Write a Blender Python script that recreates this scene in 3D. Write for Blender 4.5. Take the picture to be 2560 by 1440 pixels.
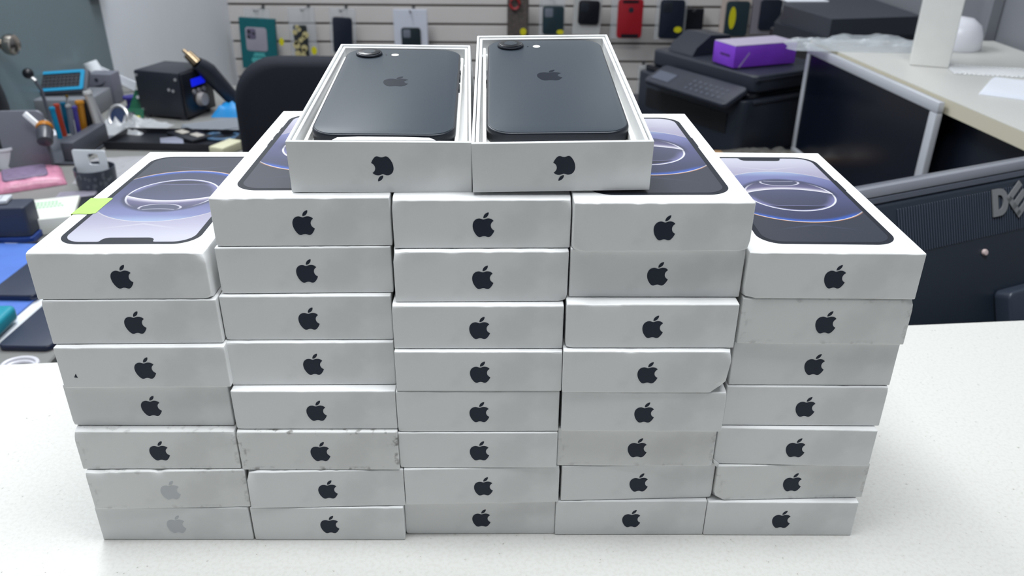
import bpy, bmesh, math, random
from mathutils import Vector, Matrix, noise
for o in list(bpy.data.objects): bpy.data.objects.remove(o, do_unlink=True)
S = bpy.context.scene
COL = S.collection
random.seed(5)
# ------------------------------------------------------------------ camera
FPX, PITCH, ROLL, CZ, BL, BH = 2023.41, 0.47103, 0.00667, 0.34569, 0.1627, 0.02562
cP, sP = math.cos(PITCH), math.sin(PITCH)
vF = Vector((0, cP, -sP)); vR0 = Vector((1, 0, 0)); vU0 = Vector((0, sP, cP))
vR = vR0*math.cos(ROLL) + vU0*math.sin(ROLL)
vU = -vR0*math.sin(ROLL) + vU0*math.cos(ROLL)
CAM = Vector((0, 0, CZ))
cd = bpy.data.cameras.new('camera'); cam = bpy.data.objects.new('camera', cd); COL.objects.link(cam)
m3 = Matrix((vR, vU, -vF)).transposed()
cam.matrix_world = Matrix.Translation(CAM) @ m3.to_4x4()
cd.sensor_width = 36; cd.lens = 36*FPX/2560; cd.clip_start = .01; cd.clip_end = 50
cd.dof.use_dof = True; cd.dof.focus_distance = .43; cd.dof.aperture_fstop = 15
S.camera = cam
# ------------------------------------------------------------------ light
S.view_settings.view_transform = 'Standard'; S.view_settings.look = 'None'
S.view_settings.exposure = 0.0; S.view_settings.gamma = 1
w = bpy.data.worlds.new('world'); S.world = w; w.use_nodes = True
w.node_tree.nodes['Background'].inputs[0].default_value = (.80, .88, 1, 1)
w.node_tree.nodes['Background'].inputs[1].default_value = .3
def area(name, loc, sx, sy, e, col=(.95, .98, 1), rot=(0, 0, 0)):
    l = bpy.data.lights.new(name, 'AREA'); l.shape = 'RECTANGLE'; l.size = sx; l.size_y = sy
    l.energy = e; l.color = col
    o = bpy.data.objects.new(name, l); COL.objects.link(o); o.location = loc; o.rotation_euler = rot
    return o
area('ceiling_panel_lamp', (.05, .34, 1.68), 1.2, .5, 38)
area('ceiling_panel_lamp', (-.74, 2.0, 1.68), .6, 1.2, 38)
area('ceiling_panel_lamp', (.70, 2.9, 1.68), .6, .9, 9)

def ray(x, y): return vF + vR*((x-1280)/FPX) + vU*((720-y)/FPX)
def at_z(x, y, z): d = ray(x, y); return CAM + d*((z-CZ)/d.z)
def at_y(x, y, Y): d = ray(x, y); return CAM + d*(Y/d.y)
def at_x(x, y, X): d = ray(x, y); return CAM + d*(X/d.x)

# ------------------------------------------------------------------ materials
def srgb(c):
    return tuple(((v/255)/12.92 if v/255 <= .04045 else ((v/255+.055)/1.055)**2.4) for v in c)
MATS = {}
def mat(name, c, rough=.5, metal=0, spec=.5, alpha=1, emit=None, es=1, nz=0, nscale=60, bump=0, bscale=300, coat=0, trans=0):
    """c in sRGB 0-255; nz = strength of tone variation; bump = fine surface relief"""
    if name in MATS: return MATS[name]
    m = bpy.data.materials.new(name); m.use_nodes = True; nt = m.node_tree
    b = nt.nodes['Principled BSDF']; lc = srgb(c)
    b.inputs['Base Color'].default_value = (*lc, 1)
    b.inputs['Roughness'].default_value = rough; b.inputs['Metallic'].default_value = metal
    b.inputs['Specular IOR Level'].default_value = spec; b.inputs['Alpha'].default_value = alpha
    b.inputs['Coat Weight'].default_value = coat; b.inputs['Transmission Weight'].default_value = trans
    if emit:
        b.inputs['Emission Color'].default_value = (*srgb(emit), 1); b.inputs['Emission Strength'].default_value = es
    tc = nt.nodes.new('ShaderNodeTexCoord')
    if nz:
        n = nt.nodes.new('ShaderNodeTexNoise'); n.inputs['Scale'].default_value = nscale; n.inputs['Detail'].default_value = 4
        nt.links.new(tc.outputs['Object'], n.inputs['Vector'])
        r = nt.nodes.new('ShaderNodeValToRGB'); r.color_ramp.elements[0].position = .3; r.color_ramp.elements[1].position = .7
        r.color_ramp.elements[0].color = (*[v*(1-nz) for v in lc], 1); r.color_ramp.elements[1].color = (*[min(1, v*(1+nz*.5)) for v in lc], 1)
        nt.links.new(n.outputs['Fac'], r.inputs['Fac']); nt.links.new(r.outputs['Color'], b.inputs['Base Color'])
    if bump:
        n = nt.nodes.new('ShaderNodeTexNoise'); n.inputs['Scale'].default_value = bscale; n.inputs['Detail'].default_value = 5
        nt.links.new(tc.outputs['Object'], n.inputs['Vector'])
        bp = nt.nodes.new('ShaderNodeBump'); bp.inputs['Strength'].default_value = bump; bp.inputs['Distance'].default_value = .001
        nt.links.new(n.outputs['Fac'], bp.inputs['Height']); nt.links.new(bp.outputs['Normal'], b.inputs['Normal'])
    MATS[name] = m
    return m

# node expression helper
class V:
    nt = None
    def __init__(s, v): s.v = v
    def _m(s, op, *a):
        n = V.nt.nodes.new('ShaderNodeMath'); n.operation = op
        for i, x in enumerate((s,)+a):
            x = x.v if isinstance(x, V) else x
            if isinstance(x, (int, float)): n.inputs[i].default_value = x
            else: V.nt.links.new(x, n.inputs[i])
        return V(n.outputs[0])
    def __add__(s, o): return s._m('ADD', o)
    __radd__ = __add__
    def __sub__(s, o): return s._m('SUBTRACT', o)
    def __rsub__(s, o): return V(float(o))._m('SUBTRACT', s)
    def __mul__(s, o): return s._m('MULTIPLY', o)
    __rmul__ = __mul__
    def __truediv__(s, o): return s._m('DIVIDE', o)
    def sqrt(s): return s._m('SQRT')
    def abs(s): return s._m('ABSOLUTE')
    def step(s, a, b):              # smoothstep from a to b
        n = V.nt.nodes.new('ShaderNodeMapRange'); n.interpolation_type = 'SMOOTHSTEP'
        V.nt.links.new(s.v, n.inputs[0]); n.inputs[1].default_value = a; n.inputs[2].default_value = b
        if a > b:
            n.inputs[1].default_value = b; n.inputs[2].default_value = a; n.inputs[3].default_value = 1; n.inputs[4].default_value = 0
        return V(n.outputs[0])
def cmix(a, b, f):
    n = V.nt.nodes.new('ShaderNodeMix'); n.data_type = 'RGBA'
    for i, x in ((6, a), (7, b)):
        if isinstance(x, tuple): n.inputs[i].default_value = (*srgb(x), 1)
        else: V.nt.links.new(x, n.inputs[i])
    V.nt.links.new(f.v, n.inputs[0])
    return n.outputs[2]

def wallpaper():
    m = bpy.data.materials.new('printed_wallpaper'); m.use_nodes = True; V.nt = nt = m.node_tree
    b = nt.nodes['Principled BSDF']; b.inputs['Roughness'].default_value = .4; b.inputs['Specular IOR Level'].default_value = .2
    tc = nt.nodes.new('ShaderNodeTexCoord'); sp = nt.nodes.new('ShaderNodeSeparateXYZ'); nt.links.new(tc.outputs['Object'], sp.inputs[0])
    x = V(sp.outputs[0])*1000; y = V(sp.outputs[1])*1000
    r = (x*x+y*y).sqrt()
    # outside the big ring: pale above, slate below
    c = cmix((58, 63, 78), (190, 186, 212), y.step(-32, 46))
    c = cmix(c, (222, 222, 238), y.step(36, 66))
    # faint crossing rays
    q = (x.abs()*.32 + 44.5 - y).abs().step(1.6, 0)*x.abs().step(26, 4)*.45
    c = cmix(c, (236, 232, 240), q*y.step(20, 40))
    q2 = (x.abs()*-.32 - 45.5 - y).abs().step(1.6, 0)*x.abs().step(26, 4)*.28
    c = cmix(c, (96, 104, 140), q2*y.step(-20, -40))
    ins = r.step(41.7, 41.3)
    g = cmix((66, 72, 104), (92, 96, 140), y.step(-34, 8))
    g = cmix(g, (134, 140, 190), y.step(4, 30)); g = cmix(g, (172, 190, 228), y.step(30, 41))
    g = cmix(g, (60, 108, 214), r.step(36.5, 41.2)*y.step(-24, -34)*.95)
    c = cmix(c, g, ins)
    ring = (r-41.5).abs().step(.6, .05)
    c = cmix(c, (244, 240, 236), ring*(y.abs().step(14, 36))*(y.step(10, -10)*.25+.72))
    c = cmix(c, (226, 150, 110), (r-42.15).abs().step(.45, .05)*y.step(-22, -34)*.8)
    # glow under the disc then the disc
    c = cmix(c, (58, 62, 84), (r-26).abs().step(3.2, .2)*y.step(-8, 6)*.75)
    disc = r.step(26.1, 25.7)
    d = cmix((74, 78, 104), (92, 96, 130), y.step(-18, 22))
    d = cmix(d, (150, 150, 206), r.step(19.5, 25.5)*y.step(2, -8)*.75)
    lens = r.step(23.9, 23.4)*y.step(-16.9, -17.4)
    d = cmix(d, (52, 56, 78), lens)
    d = cmix(d, (150, 150, 200), (y+17.1+x*x*.0035).abs().step(.5, .1)*x.abs().step(17, 10)*.8)
    d = cmix(d, (250, 250, 255), (r-25.3).abs().step(.8, .25)*y.step(6, -6))
    dy = y+36.8
    a = (x*x+dy*dy).sqrt()
    cres = a.step(46.0, 46.5)
    k = cmix((236, 232, 246), (112, 108, 148), a.step(46.3, 52))
    k = cmix(k, (80, 82, 112), a.step(50, 60))
    k = cmix(k, (240, 240, 250), (r-25.2).abs().step(.8, .2)*y.step(22, 6))
    k = cmix(k, (252, 250, 255), (a-46.7).abs().step(.8, .2))
    yy = y-21.3
    e = (x*x/130.0 + yy*yy/33.0).sqrt()
    k = cmix(k, (84, 88, 116), e.step(1.0, .9))
    k = cmix(k, (226, 224, 240), (e-1.0).abs().step(.09, .02)*yy.step(4, -1))
    k = cmix(k, (200, 200, 222), (yy-2.4-x*x*.012+.8).abs().step(.5, .1)*e.step(.95, .85))
    d = cmix(d, k, cres)
    c = cmix(c, d, disc)
    c = cmix(c, (0, 0, 0), (x*0+.48))
    nt.links.new(c, b.inputs['Base Color'])
    return m

def card_material(name, c, dirt=0.0):
    m = bpy.data.materials.new(name); m.use_nodes = True; V.nt = nt = m.node_tree
    b = nt.nodes['Principled BSDF']; b.inputs['Roughness'].default_value = .42; b.inputs['Specular IOR Level'].default_value = .35
    tc = nt.nodes.new('ShaderNodeTexCoord'); n = nt.nodes.new('ShaderNodeTexNoise'); n.inputs['Scale'].default_value = 26; n.inputs['Detail'].default_value = 6
    nt.links.new(tc.outputs['Object'], n.inputs['Vector'])
    f = V(n.outputs['Fac'])
    col = cmix(c, tuple(int(v*.955) for v in c), f.step(.48, .7))
    if dirt:
        sp = nt.nodes.new('ShaderNodeSeparateXYZ'); nt.links.new(tc.outputs['Object'], sp.inputs[0])
        x = V(sp.outputs[0]); z = V(sp.outputs[2])
        ex = (x-.0437).abs().step(.0365, .043); ez = (z-.0128).abs().step(.0095, .0128)
        n2 = nt.nodes.new('ShaderNodeTexNoise'); n2.inputs['Scale'].default_value = 190; n2.inputs['Detail'].default_value = 6
        nt.links.new(tc.outputs['Object'], n2.inputs['Vector'])
        edge = ex._m('MAXIMUM', ez)*V(n2.outputs['Fac']).step(.52, .68)*dirt
        col = cmix(col, (110, 108, 104), edge)
    nt.links.new(col, b.inputs['Base Color'])
    bp = nt.nodes.new('ShaderNodeBump'); bp.inputs['Strength'].default_value = .12; bp.inputs['Distance'].default_value = .0006
    n3 = nt.nodes.new('ShaderNodeTexNoise'); n3.inputs['Scale'].default_value = 30; nt.links.new(tc.outputs['Object'], n3.inputs['Vector'])
    nt.links.new(n3.outputs['Fac'], bp.inputs['Height']); nt.links.new(bp.outputs['Normal'], b.inputs['Normal'])
    return m

M_CARD = card_material('white_cardboard', (236, 237, 237))
M_CARDD = card_material('scuffed_white_cardboard', (232, 233, 232), .85)
M_CARDS = card_material('slightly_scuffed_cardboard', (234, 235, 234), .3)
M_INK = mat('black_foil_print', (30, 39, 56), .4, spec=.22)
M_INKG = mat('silver_foil_print', (196, 199, 204), .35, spec=.5)
M_SCREEN = wallpaper()
M_FRAME = mat('printed_dark_frame', (30, 34, 42), .5, spec=.12)

# ------------------------------------------------------------------ geometry helpers
def add_bm(dst, src, M=None):
    if M is not None: src.transform(M)
    me = bpy.data.meshes.new('tmp'); src.to_mesh(me); src.free(); dst.from_mesh(me); bpy.data.meshes.remove(me)
def box(bm, x0, x1, y0, y1, z0, z1, bev=0, seg=2, M=None, mi=0):
    t = bmesh.new(); bmesh.ops.create_cube(t, size=1)
    bmesh.ops.scale(t, vec=(x1-x0, y1-y0, z1-z0), verts=t.verts); bmesh.ops.translate(t, vec=((x0+x1)/2, (y0+y1)/2, (z0+z1)/2), verts=t.verts)
    if bev: bmesh.ops.bevel(t, geom=t.edges[:], offset=bev, segments=seg, affect='EDGES', profile=.5)
    for f in t.faces: f.material_index = mi
    add_bm(bm, t, M)
def cyl(bm, p0, p1, r0, r1=None, n=24, mi=0, cap=True):
    p0, p1 = Vector(p0), Vector(p1); r1 = r0 if r1 is None else r1; d = p1-p0
    t = bmesh.new(); bmesh.ops.create_cone(t, cap_ends=cap, segments=n, radius1=r0, radius2=r1, depth=d.length)
    for f in t.faces: f.material_index = mi
    add_bm(bm, t, Matrix.Translation((p0+p1)/2) @ d.to_track_quat('Z', 'Y').to_matrix().to_4x4())
def ball(bm, c, r, sc=(1, 1, 1), n=20, mi=0):
    t = bmesh.new(); bmesh.ops.create_uvsphere(t, u_segments=n, v_segments=n//2, radius=r)
    for f in t.faces: f.material_index = mi
    add_bm(bm, t, Matrix.Translation(c) @ Matrix.Diagonal((*sc, 1)))
def lathe(bm, prof, c=(0, 0, 0), n=32, mi=0):
    c = Vector(c); rings = []
    for r, z in prof:
        rings.append([bm.verts.new(c+Vector((r*math.cos(2*math.pi*i/n), r*math.sin(2*math.pi*i/n), z))) for i in range(n)])
    for a, b in zip(rings, rings[1:]):
        for i in range(n):
            f = bm.faces.new((a[i], a[(i+1) % n], b[(i+1) % n], b[i])); f.material_index = mi
    for rg, rev in ((rings[0], True), (rings[-1], False)):
        f = bm.faces.new(rg[::-1] if rev else rg); f.material_index = mi
def tube(bm, pts, r, n=10, mi=0, closed=False):
    pts = [Vector(p) for p in pts]; rings = []; N = len(pts); up = Vector((0, 0, 1))
    for i, p in enumerate(pts):
        a = pts[(i-1) % N] if (closed or i > 0) else p; b = pts[(i+1) % N] if (closed or i < N-1) else p
        t = (b-a).normalized(); s = t.cross(up)
        if s.length < .1: s = t.cross(Vector((1, 0, 0)))
        s.normalize(); u = s.cross(t); rr = r[i] if isinstance(r, (list, tuple)) else r
        rings.append([bm.verts.new(p + s*rr*math.cos(2*math.pi*k/n) + u*rr*math.sin(2*math.pi*k/n)) for k in range(n)])
    prs = list(zip(rings, rings[1:])) + ([(rings[-1], rings[0])] if closed else [])
    for a, b in prs:
        for k in range(n):
            f = bm.faces.new((a[k], a[(k+1) % n], b[(k+1) % n], b[k])); f.material_index = mi
    if not closed: bm.faces.new(rings[0][::-1]); bm.faces.new(rings[-1])
def prism(bm, outline, z0, z1, M=None, mi=0):
    """solid from a 2-D outline (xy) between two heights"""
    t = bmesh.new(); vs = [t.verts.new((p[0], p[1], z0)) for p in outline]; f = t.faces.new(vs)
    e = bmesh.ops.extrude_face_region(t, geom=[f]); bmesh.ops.translate(t, vec=(0, 0, z1-z0), verts=[v for v in e['geom'] if isinstance(v, bmesh.types.BMVert)])
    bmesh.ops.recalc_face_normals(t, faces=t.faces)
    for f in t.faces: f.material_index = mi
    add_bm(bm, t, M)
def rrect(x0, x1, y0, y1, r, n=8):
    o = []
    for cx, cy, a0 in ((x1-r, y0+r, -90), (x1-r, y1-r, 0), (x0+r, y1-r, 90), (x0+r, y0+r, 180)):
        for i in range(n+1):
            a = math.radians(a0+90*i/n); o.append((cx+r*math.cos(a), cy+r*math.sin(a)))
    return o
def loft(bm, loops, cap=True, mi=0):
    R = [[bm.verts.new(p) for p in l] for l in loops]; n = len(R[0])
    for a, b in zip(R, R[1:]):
        for i in range(n):
            f = bm.faces.new((a[i], a[(i+1) % n], b[(i+1) % n], b[i])); f.material_index = mi
    if cap:
        for q in (R[0][::-1], R[-1]):
            f = bm.faces.new(q); f.material_index = mi
def rslab(bm, x0, x1, y0, y1, z0, z1, r, e, n=8, mi=0, M=None):
    """rounded-corner slab with softened rims"""
    t = bmesh.new(); L = []
    for k in range(4):
        a = math.pi/2*k/3; i = e*(1-math.sin(a)); z = z0+e*(1-math.cos(a)); L.append([(*p, z) for p in rrect(x0+i, x1-i, y0+i, y1-i, max(r-i, e*.2), n)])
    for k in range(4):
        a = math.pi/2*(1-k/3); i = e*(1-math.sin(a)); z = z1-e*(1-math.cos(a)); L.append([(*p, z) for p in rrect(x0+i, x1-i, y0+i, y1-i, max(r-i, e*.2), n)])
    loft(t, L, mi=mi); bmesh.ops.recalc_face_normals(t, faces=t.faces); add_bm(bm, t, M)
def mesh_obj(name, bm, mats, parent=None, M=None, smooth=35):
    me = bpy.data.meshes.new(name); bm.to_mesh(me); bm.free()
    for m in (mats if isinstance(mats, (list, tuple)) else [mats]): me.materials.append(m)
    if smooth:
        me.shade_smooth(); me.set_sharp_from_angle(angle=math.radians(smooth))
    o = bpy.data.objects.new(name, me); COL.objects.link(o)
    if parent: o.parent = parent
    if M is not None: o.matrix_local = M
    return o
def tag(o, label, cat, group=None, kind=None):
    o['label'] = label
    if cat: o['category'] = cat
    if group: o['group'] = group
    if kind: o['kind'] = kind
    return o
def thing(name, label, cat, M=None, loc=None, rz=0, group=None):
    o = bpy.data.objects.new(name, None); COL.objects.link(o); o.empty_display_size = .02
    if M is None: M = Matrix.Translation(loc or (0, 0, 0)) @ Matrix.Rotation(rz, 4, 'Z')
    o.matrix_world = M
    return tag(o, label, cat, group)
def struct(name, bm, m, smooth=35):
    o = mesh_obj(name, bm, m, smooth=smooth); o['kind'] = 'structure'; return o
def B(): return bmesh.new()
def part(name, fn, m, parent, smooth=35, label=None):
    bm = B(); fn(bm); o = mesh_obj(name, bm, m, parent, smooth=smooth)
    if label: o['label'] = label
    return o
def single(name, label, cat, fn, m, loc=(0, 0, 0), rz=0, group=None, kind=None, smooth=35, M=None):
    bm = B(); fn(bm); o = mesh_obj(name, bm, m, smooth=smooth)
    o.matrix_world = M if M is not None else Matrix.Translation(loc) @ Matrix.Rotation(rz, 4, 'Z')
    return tag(o, label, cat, group, kind)
def Rm(y, p, r):
    return Matrix.Rotation(y, 4, 'Z') @ Matrix.Rotation(p, 4, 'X') @ Matrix.Rotation(r, 4, 'Y')

# ------------------------------------------------------------------ room
FL = -1.0; CEIL = 1.7; XL = -1.25; XR = 1.17; YB = 3.7; YF = -4.5
M_WALL = mat('white_painted_wall', (226, 230, 236), .6, nz=.03, nscale=4)
M_WALLR = mat('grey_painted_wall', (128, 131, 138), .6, nz=.04, nscale=4)
bm = B(); box(bm, XL-.3, XR+.3, YF, YB+.1, FL-.05, FL); struct('floor', bm, mat('grey_vinyl_floor', (92, 91, 90), .5, nz=.1, nscale=8))
bm = B(); box(bm, XL-.3, XR+.3, YF, YB+.1, CEIL, CEIL+.05); struct('ceiling', bm, mat('white_ceiling', (196, 198, 202), .7, nz=.03))
bm = B(); box(bm, XL-.1, XL, .2, YB, FL, CEIL); struct('wall_left', bm, M_WALL)
bm = B(); box(bm, XL-.1, XL, YF, .1999, FL, CEIL); struct('wall_left_near', bm, mat('dark_shop_side', (92, 95, 102), .5))
bm = B(); box(bm, XR, XR+.1, YF, YB, FL, CEIL); struct('wall_right', bm, M_WALLR)
bm = B(); box(bm, XL-.1, XR+.1, YF-.1, YF, FL, CEIL); struct('wall_front', bm, mat('dark_shop_front', (84, 86, 92), .5))
# slat wall: board with horizontal T grooves
bm = B(); SP = .0785; g0 = -.2385
box(bm, XL, XR, YB+.012, YB+.08, FL, CEIL, mi=1)
k = 0; z = g0-10*SP
edges = []
while z < CEIL: edges.append(z); z += SP
box(bm, XL, XR, YB, YB+.012, FL, edges[0]-.004, mi=0)
for a, b in zip(edges, edges[1:]+[CEIL+.004]):
    box(bm, XL, XR, YB, YB+.012, a+.005, b-.005, .0015, 1, mi=0)
struct('wall_back', bm, [mat('slat_board_laminate', (198, 194, 192), .45, nz=.03, nscale=6), mat('slat_groove', (112, 103, 96), .6)])
# door in the left wall
M_DOOR = mat('grey_green_door_paint', (108, 124, 130), .4, nz=.05, nscale=3)
bm = B(); box(bm, XL+.002, XL+.03, 1.62, 2.505, FL+.01, CEIL-.5, .003, 1)
door = struct('door_1', bm, M_DOOR)
bm = B(); kn = Vector((XL+.03, 1.925, -.010))
lathe(bm, [(.0, 0), (.034, 0), (.034, .004), (.028, .010), (.013, .014), (.011, .036), (.017, .042), (.026, .052), (.029, .064), (.026, .076), (.015, .083), (.0001, .084)])
k = mesh_obj('door_knob', bm, mat('satin_nickel', (176, 168, 160), .22, 1), door); k.matrix_world = Matrix.Translation(kn) @ Matrix.Rotation(math.pi/2, 4, 'Y') @ Matrix.Scale(.85, 4); k['label'] = 'round satin nickel knob'
bm = B(); box(bm, XL+.031, XL+.05, 2.44, 2.51, .02, .12, .004, 2); cyl(bm, (XL+.045, 2.512, .02), (XL+.045, 2.512, .12), .009)
k = mesh_obj('door_hinge', bm, mat('blue_grey_metal', (92, 108, 122), .4, .3), door)
bm = B(); box(bm, XL, XL+.018, 2.512, 2.60, FL, CEIL-.45, .003, 1); struct('trim_1', bm, M_WALL)
bm = B(); box(bm, XR-.03, XR, 2.03, 2.07, FL, CEIL, .003, 1); struct('trim_2', bm, M_WALLR)

# ------------------------------------------------------------------ counter tops, desks
def counter_mat():
    m = bpy.data.materials.new('white_textured_laminate'); m.use_nodes = True; V.nt = nt = m.node_tree
    b = nt.nodes['Principled BSDF']; b.inputs['Roughness'].default_value = .42
    tc = nt.nodes.new('ShaderNodeTexCoord')
    n = nt.nodes.new('ShaderNodeTexNoise'); n.inputs['Scale'].default_value = 420; n.inputs['Detail'].default_value = 5; nt.links.new(tc.outputs['Object'], n.inputs['Vector'])
    n2 = nt.nodes.new('ShaderNodeTexNoise'); n2.inputs['Scale'].default_value = 60; n2.inputs['Detail'].default_value = 3; nt.links.new(tc.outputs['Object'], n2.inputs['Vector'])
    c = cmix((199, 199, 195), (190, 189, 184), V(n.outputs['Fac']).step(.42, .66)*.6)
    c = cmix(c, (120, 118, 110), V(n.outputs['Fac']).step(.665, .70)*V(n2.outputs['Fac']).step(.52, .62)*.7)
    nt.links.new(c, b.inputs['Base Color'])
    bp = nt.nodes.new('ShaderNodeBump'); bp.inputs['Strength'].default_value = .35; bp.inputs['Distance'].default_value = .0004
    nt.links.new(n.outputs['Fac'], bp.inputs['Height']); nt.links.new(bp.outputs['Normal'], b.inputs['Normal'])
    return m
M_TOP = counter_mat()
M_EDGE = mat('beige_edge_band', (196, 190, 170), .5)
M_BODY = mat('dark_counter_body', (26, 31, 42), .35, spec=.4, nz=.1, nscale=5)
def yb(x): return .5785 + x*.0975
c1 = thing('shop_counter', 'white speckled counter top that the stacked boxes stand on', 'counter')
part('counter_top', lambda b: prism(b, [(-1.22, -.35), (1.14, -.35), (1.14, yb(1.14)), (-1.22, yb(-1.22))], -.03, 0), M_TOP, c1, smooth=0)
part('counter_body', lambda b: prism(b, [(-1.2, -.25), (1.1, -.25), (1.1, yb(1.1)-.04), (-1.2, yb(-1.2)-.04)], FL, -.0302), M_BODY, c1, smooth=0)
def xe(y): return .716 + (1.95-y)*.0947
c2 = thing('display_counter', 'white counter along the right wall with a beige front edge and dark side', 'counter')
part('counter_top', lambda b: prism(b, [(xe(1.12), 1.12), (1.14, 1.12), (1.15, 2.0), (xe(2.0), 2.0)], -.001, 0), M_TOP, c2, smooth=0)
part('edge_band', lambda b: prism(b, [(xe(1.12)-.0005, 1.12), (1.14, 1.12), (1.15, 2.0), (xe(2.0)-.0005, 2.0)], -.026, -.0012), M_EDGE, c2, smooth=0)
part('counter_body', lambda b: prism(b, [(xe(1.14)+.03, 1.14), (1.13, 1.14), (1.13, 1.98), (xe(1.98)+.03, 1.98)], FL, -.0262), M_BODY, c2, smooth=0)
DL = -.22; DR = -.28
M_DESK = mat('grey_desk_laminate', (124, 124, 122), .5, nz=.08, nscale=9)
def desk(name, label, x0, x1, y0, y1, z, m, legs):
    t = thing(name, label, 'desk', loc=((x0+x1)/2, (y0+y1)/2, FL)); cx, cy = (x0+x1)/2, (y0+y1)/2
    part('desk_top', lambda b: box(b, x0-cx, x1-cx, y0-cy, y1-cy, z-.028-FL, z-FL, .002, 1), m, t)
    for lx, ly in legs: part('leg', lambda b: box(b, lx-cx-.02, lx-cx+.02, ly-cy-.02, ly-cy+.02, 0, z-.028-FL, .002, 1), M_BODY, t)
desk('repair_desk', 'cluttered grey repair desk along the left wall', -1.24, -.60, .62, 2.44, DL, M_DESK, [(-1.19, .68), (-.65, .68), (-1.19, 2.38), (-.65, 2.38)])
desk('printer_desk', 'dark low desk behind the counter that holds the printer', .22, .735, .70, 2.62, DR, mat('dark_desk_top', (34, 38, 48), .45, nz=.1), [(.27, .75), (.68, .75), (.27, 2.57), (.68, 2.57)])

# ------------------------------------------------------------------ the emblem outline (24 x 24 units)
PATH = "M12.152 6.896c-.948 0-2.415-1.078-3.96-1.04-2.04.027-3.91 1.183-4.961 3.014-2.117 3.675-.546 9.103 1.519 12.09 1.013 1.454 2.208 3.09 3.792 3.039 1.52-.065 2.09-.987 3.935-.987 1.831 0 2.35.987 3.96.948 1.637-.026 2.676-1.48 3.676-2.948 1.156-1.688 1.636-3.325 1.662-3.415-.039-.013-3.182-1.221-3.22-4.857-.026-3.04 2.48-4.494 2.597-4.559-1.429-2.09-3.623-2.324-4.39-2.376-2-.156-3.675 1.09-4.61 1.09zM15.53 3.83c.843-1.012 1.4-2.427 1.245-3.83-1.207.052-2.662.805-3.532 1.818-.78.896-1.454 2.338-1.273 3.714 1.338.104 2.715-.688 3.559-1.701"
def parse(path):
    import re
    tk = re.findall(r'[Mcz]|-?\d*\.\d+|-?\d+', path); i = 0; subs = []; cur = None; P = (0, 0)
    while i < len(tk):
        if tk[i] == 'M': P = (float(tk[i+1]), float(tk[i+2])); cur = [P]; subs.append(cur); i += 3
        elif tk[i] == 'z': i += 1
        else:
            if tk[i] == 'c': i += 1
            d = [float(v) for v in tk[i:i+6]]; i += 6
            c1_, c2_, e = (P[0]+d[0], P[1]+d[1]), (P[0]+d[2], P[1]+d[3]), (P[0]+d[4], P[1]+d[5])
            for k in range(1, 9):
                t = k/8; u = 1-t
                cur.append(tuple(u**3*P[j]+3*u*u*t*c1_[j]+3*u*t*t*c2_[j]+t**3*e[j] for j in (0, 1)))
            P = e
    out = []
    for s in subs:
        s = [((x-11.6)/24, (12-y)/24) for x, y in s]
        if math.dist(s[0], s[-1]) < 1e-3: s = s[:-1]
        out.append(s)
    return out
LOGO = parse(PATH)
def emblem_mesh(size, th, upright=True):
    bm = B()
    for s in LOGO:
        if upright: M = Matrix.Rotation(math.pi/2, 4, 'X')      # in the xz plane facing -y
        else: M = Matrix()
        prism(bm, [(x*size, y*size) for x, y in s], 0, th, M)
    me = bpy.data.meshes.new('emblem'); bm.to_mesh(me); bm.free(); return me
EMB = {}
def emblem(parent, M, ink, size=.0131, upright=True):
    key = (ink.name, size, upright)
    if key not in EMB:
        EMB[key] = emblem_mesh(size, .00006, upright); EMB[key].materials.append(ink)
    o = bpy.data.objects.new('emblem', EMB[key]); COL.objects.link(o); o.parent = parent; o.matrix_local = M
    return o

# ------------------------------------------------------------------ cartons
BW = .0872
def carton_bm(w, l, h, seed, dents, crush, soft=.0006):
    rnd = random.Random(seed)
    bm = B(); bmesh.ops.create_cube(bm, size=1)
    bmesh.ops.scale(bm, vec=(w, l, h), verts=bm.verts); bmesh.ops.translate(bm, vec=(w/2, l/2, h/2), verts=bm.verts)
    bmesh.ops.bevel(bm, geom=bm.edges[:], offset=soft, segments=2, affect='EDGES', profile=.5)
    def cut(co, no): bmesh.ops.bisect_plane(bm, geom=bm.verts[:]+bm.edges[:]+bm.faces[:], plane_co=co, plane_no=no)
    for i in range(1, 40): cut((w*i/40, 0, 0), (1, 0, 0))
    for y in (.0015, .003, .006): cut((0, y, 0), (0, 1, 0))
    for z in (.0015, .003, .006, h-.006, h-.003, h-.0015): cut((0, 0, z), (0, 0, 1))
    D = [(rnd.uniform(.02, .98)*w, rnd.uniform(.0007, .004), rnd.uniform(.3, 1)*dents) for _ in range(6)]
    off = rnd.uniform(0, 99)
    for v in bm.verts:
        x, y, z = v.co
        wt = max(0, 1-y/.004)*max(0, 1-(h-z)/.004); wb = max(0, 1-y/.004)*max(0, 1-z/.004)
        if wt > 0:
            a = sum(d*math.exp(-((x-c)/s)**2) for c, s, d in D) + .00016*noise.noise((x*160+off, 0, 0))
            v.co.z -= abs(a)*wt; v.co.y += a*.5*wt
        if wb > 0: v.co.z += .00012*abs(noise.noise((x*130+off, 9, 0)))*wb
        for cx, cz, am, rad in crush:
            c = Vector((w if cx else 0, 0, h if cz else 0)); d = (v.co-c).length
            if d < rad:
                f = (1-d/rad); v.co += Vector(((-1 if cx else 1), .9, (-1 if cz else 1)*.9))*am*f
    bmesh.ops.recalc_face_normals(bm, faces=bm.faces)
    return bm
PX0, PX1, PY0, PY1 = .0083, .0793, .0105, .1525
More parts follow.
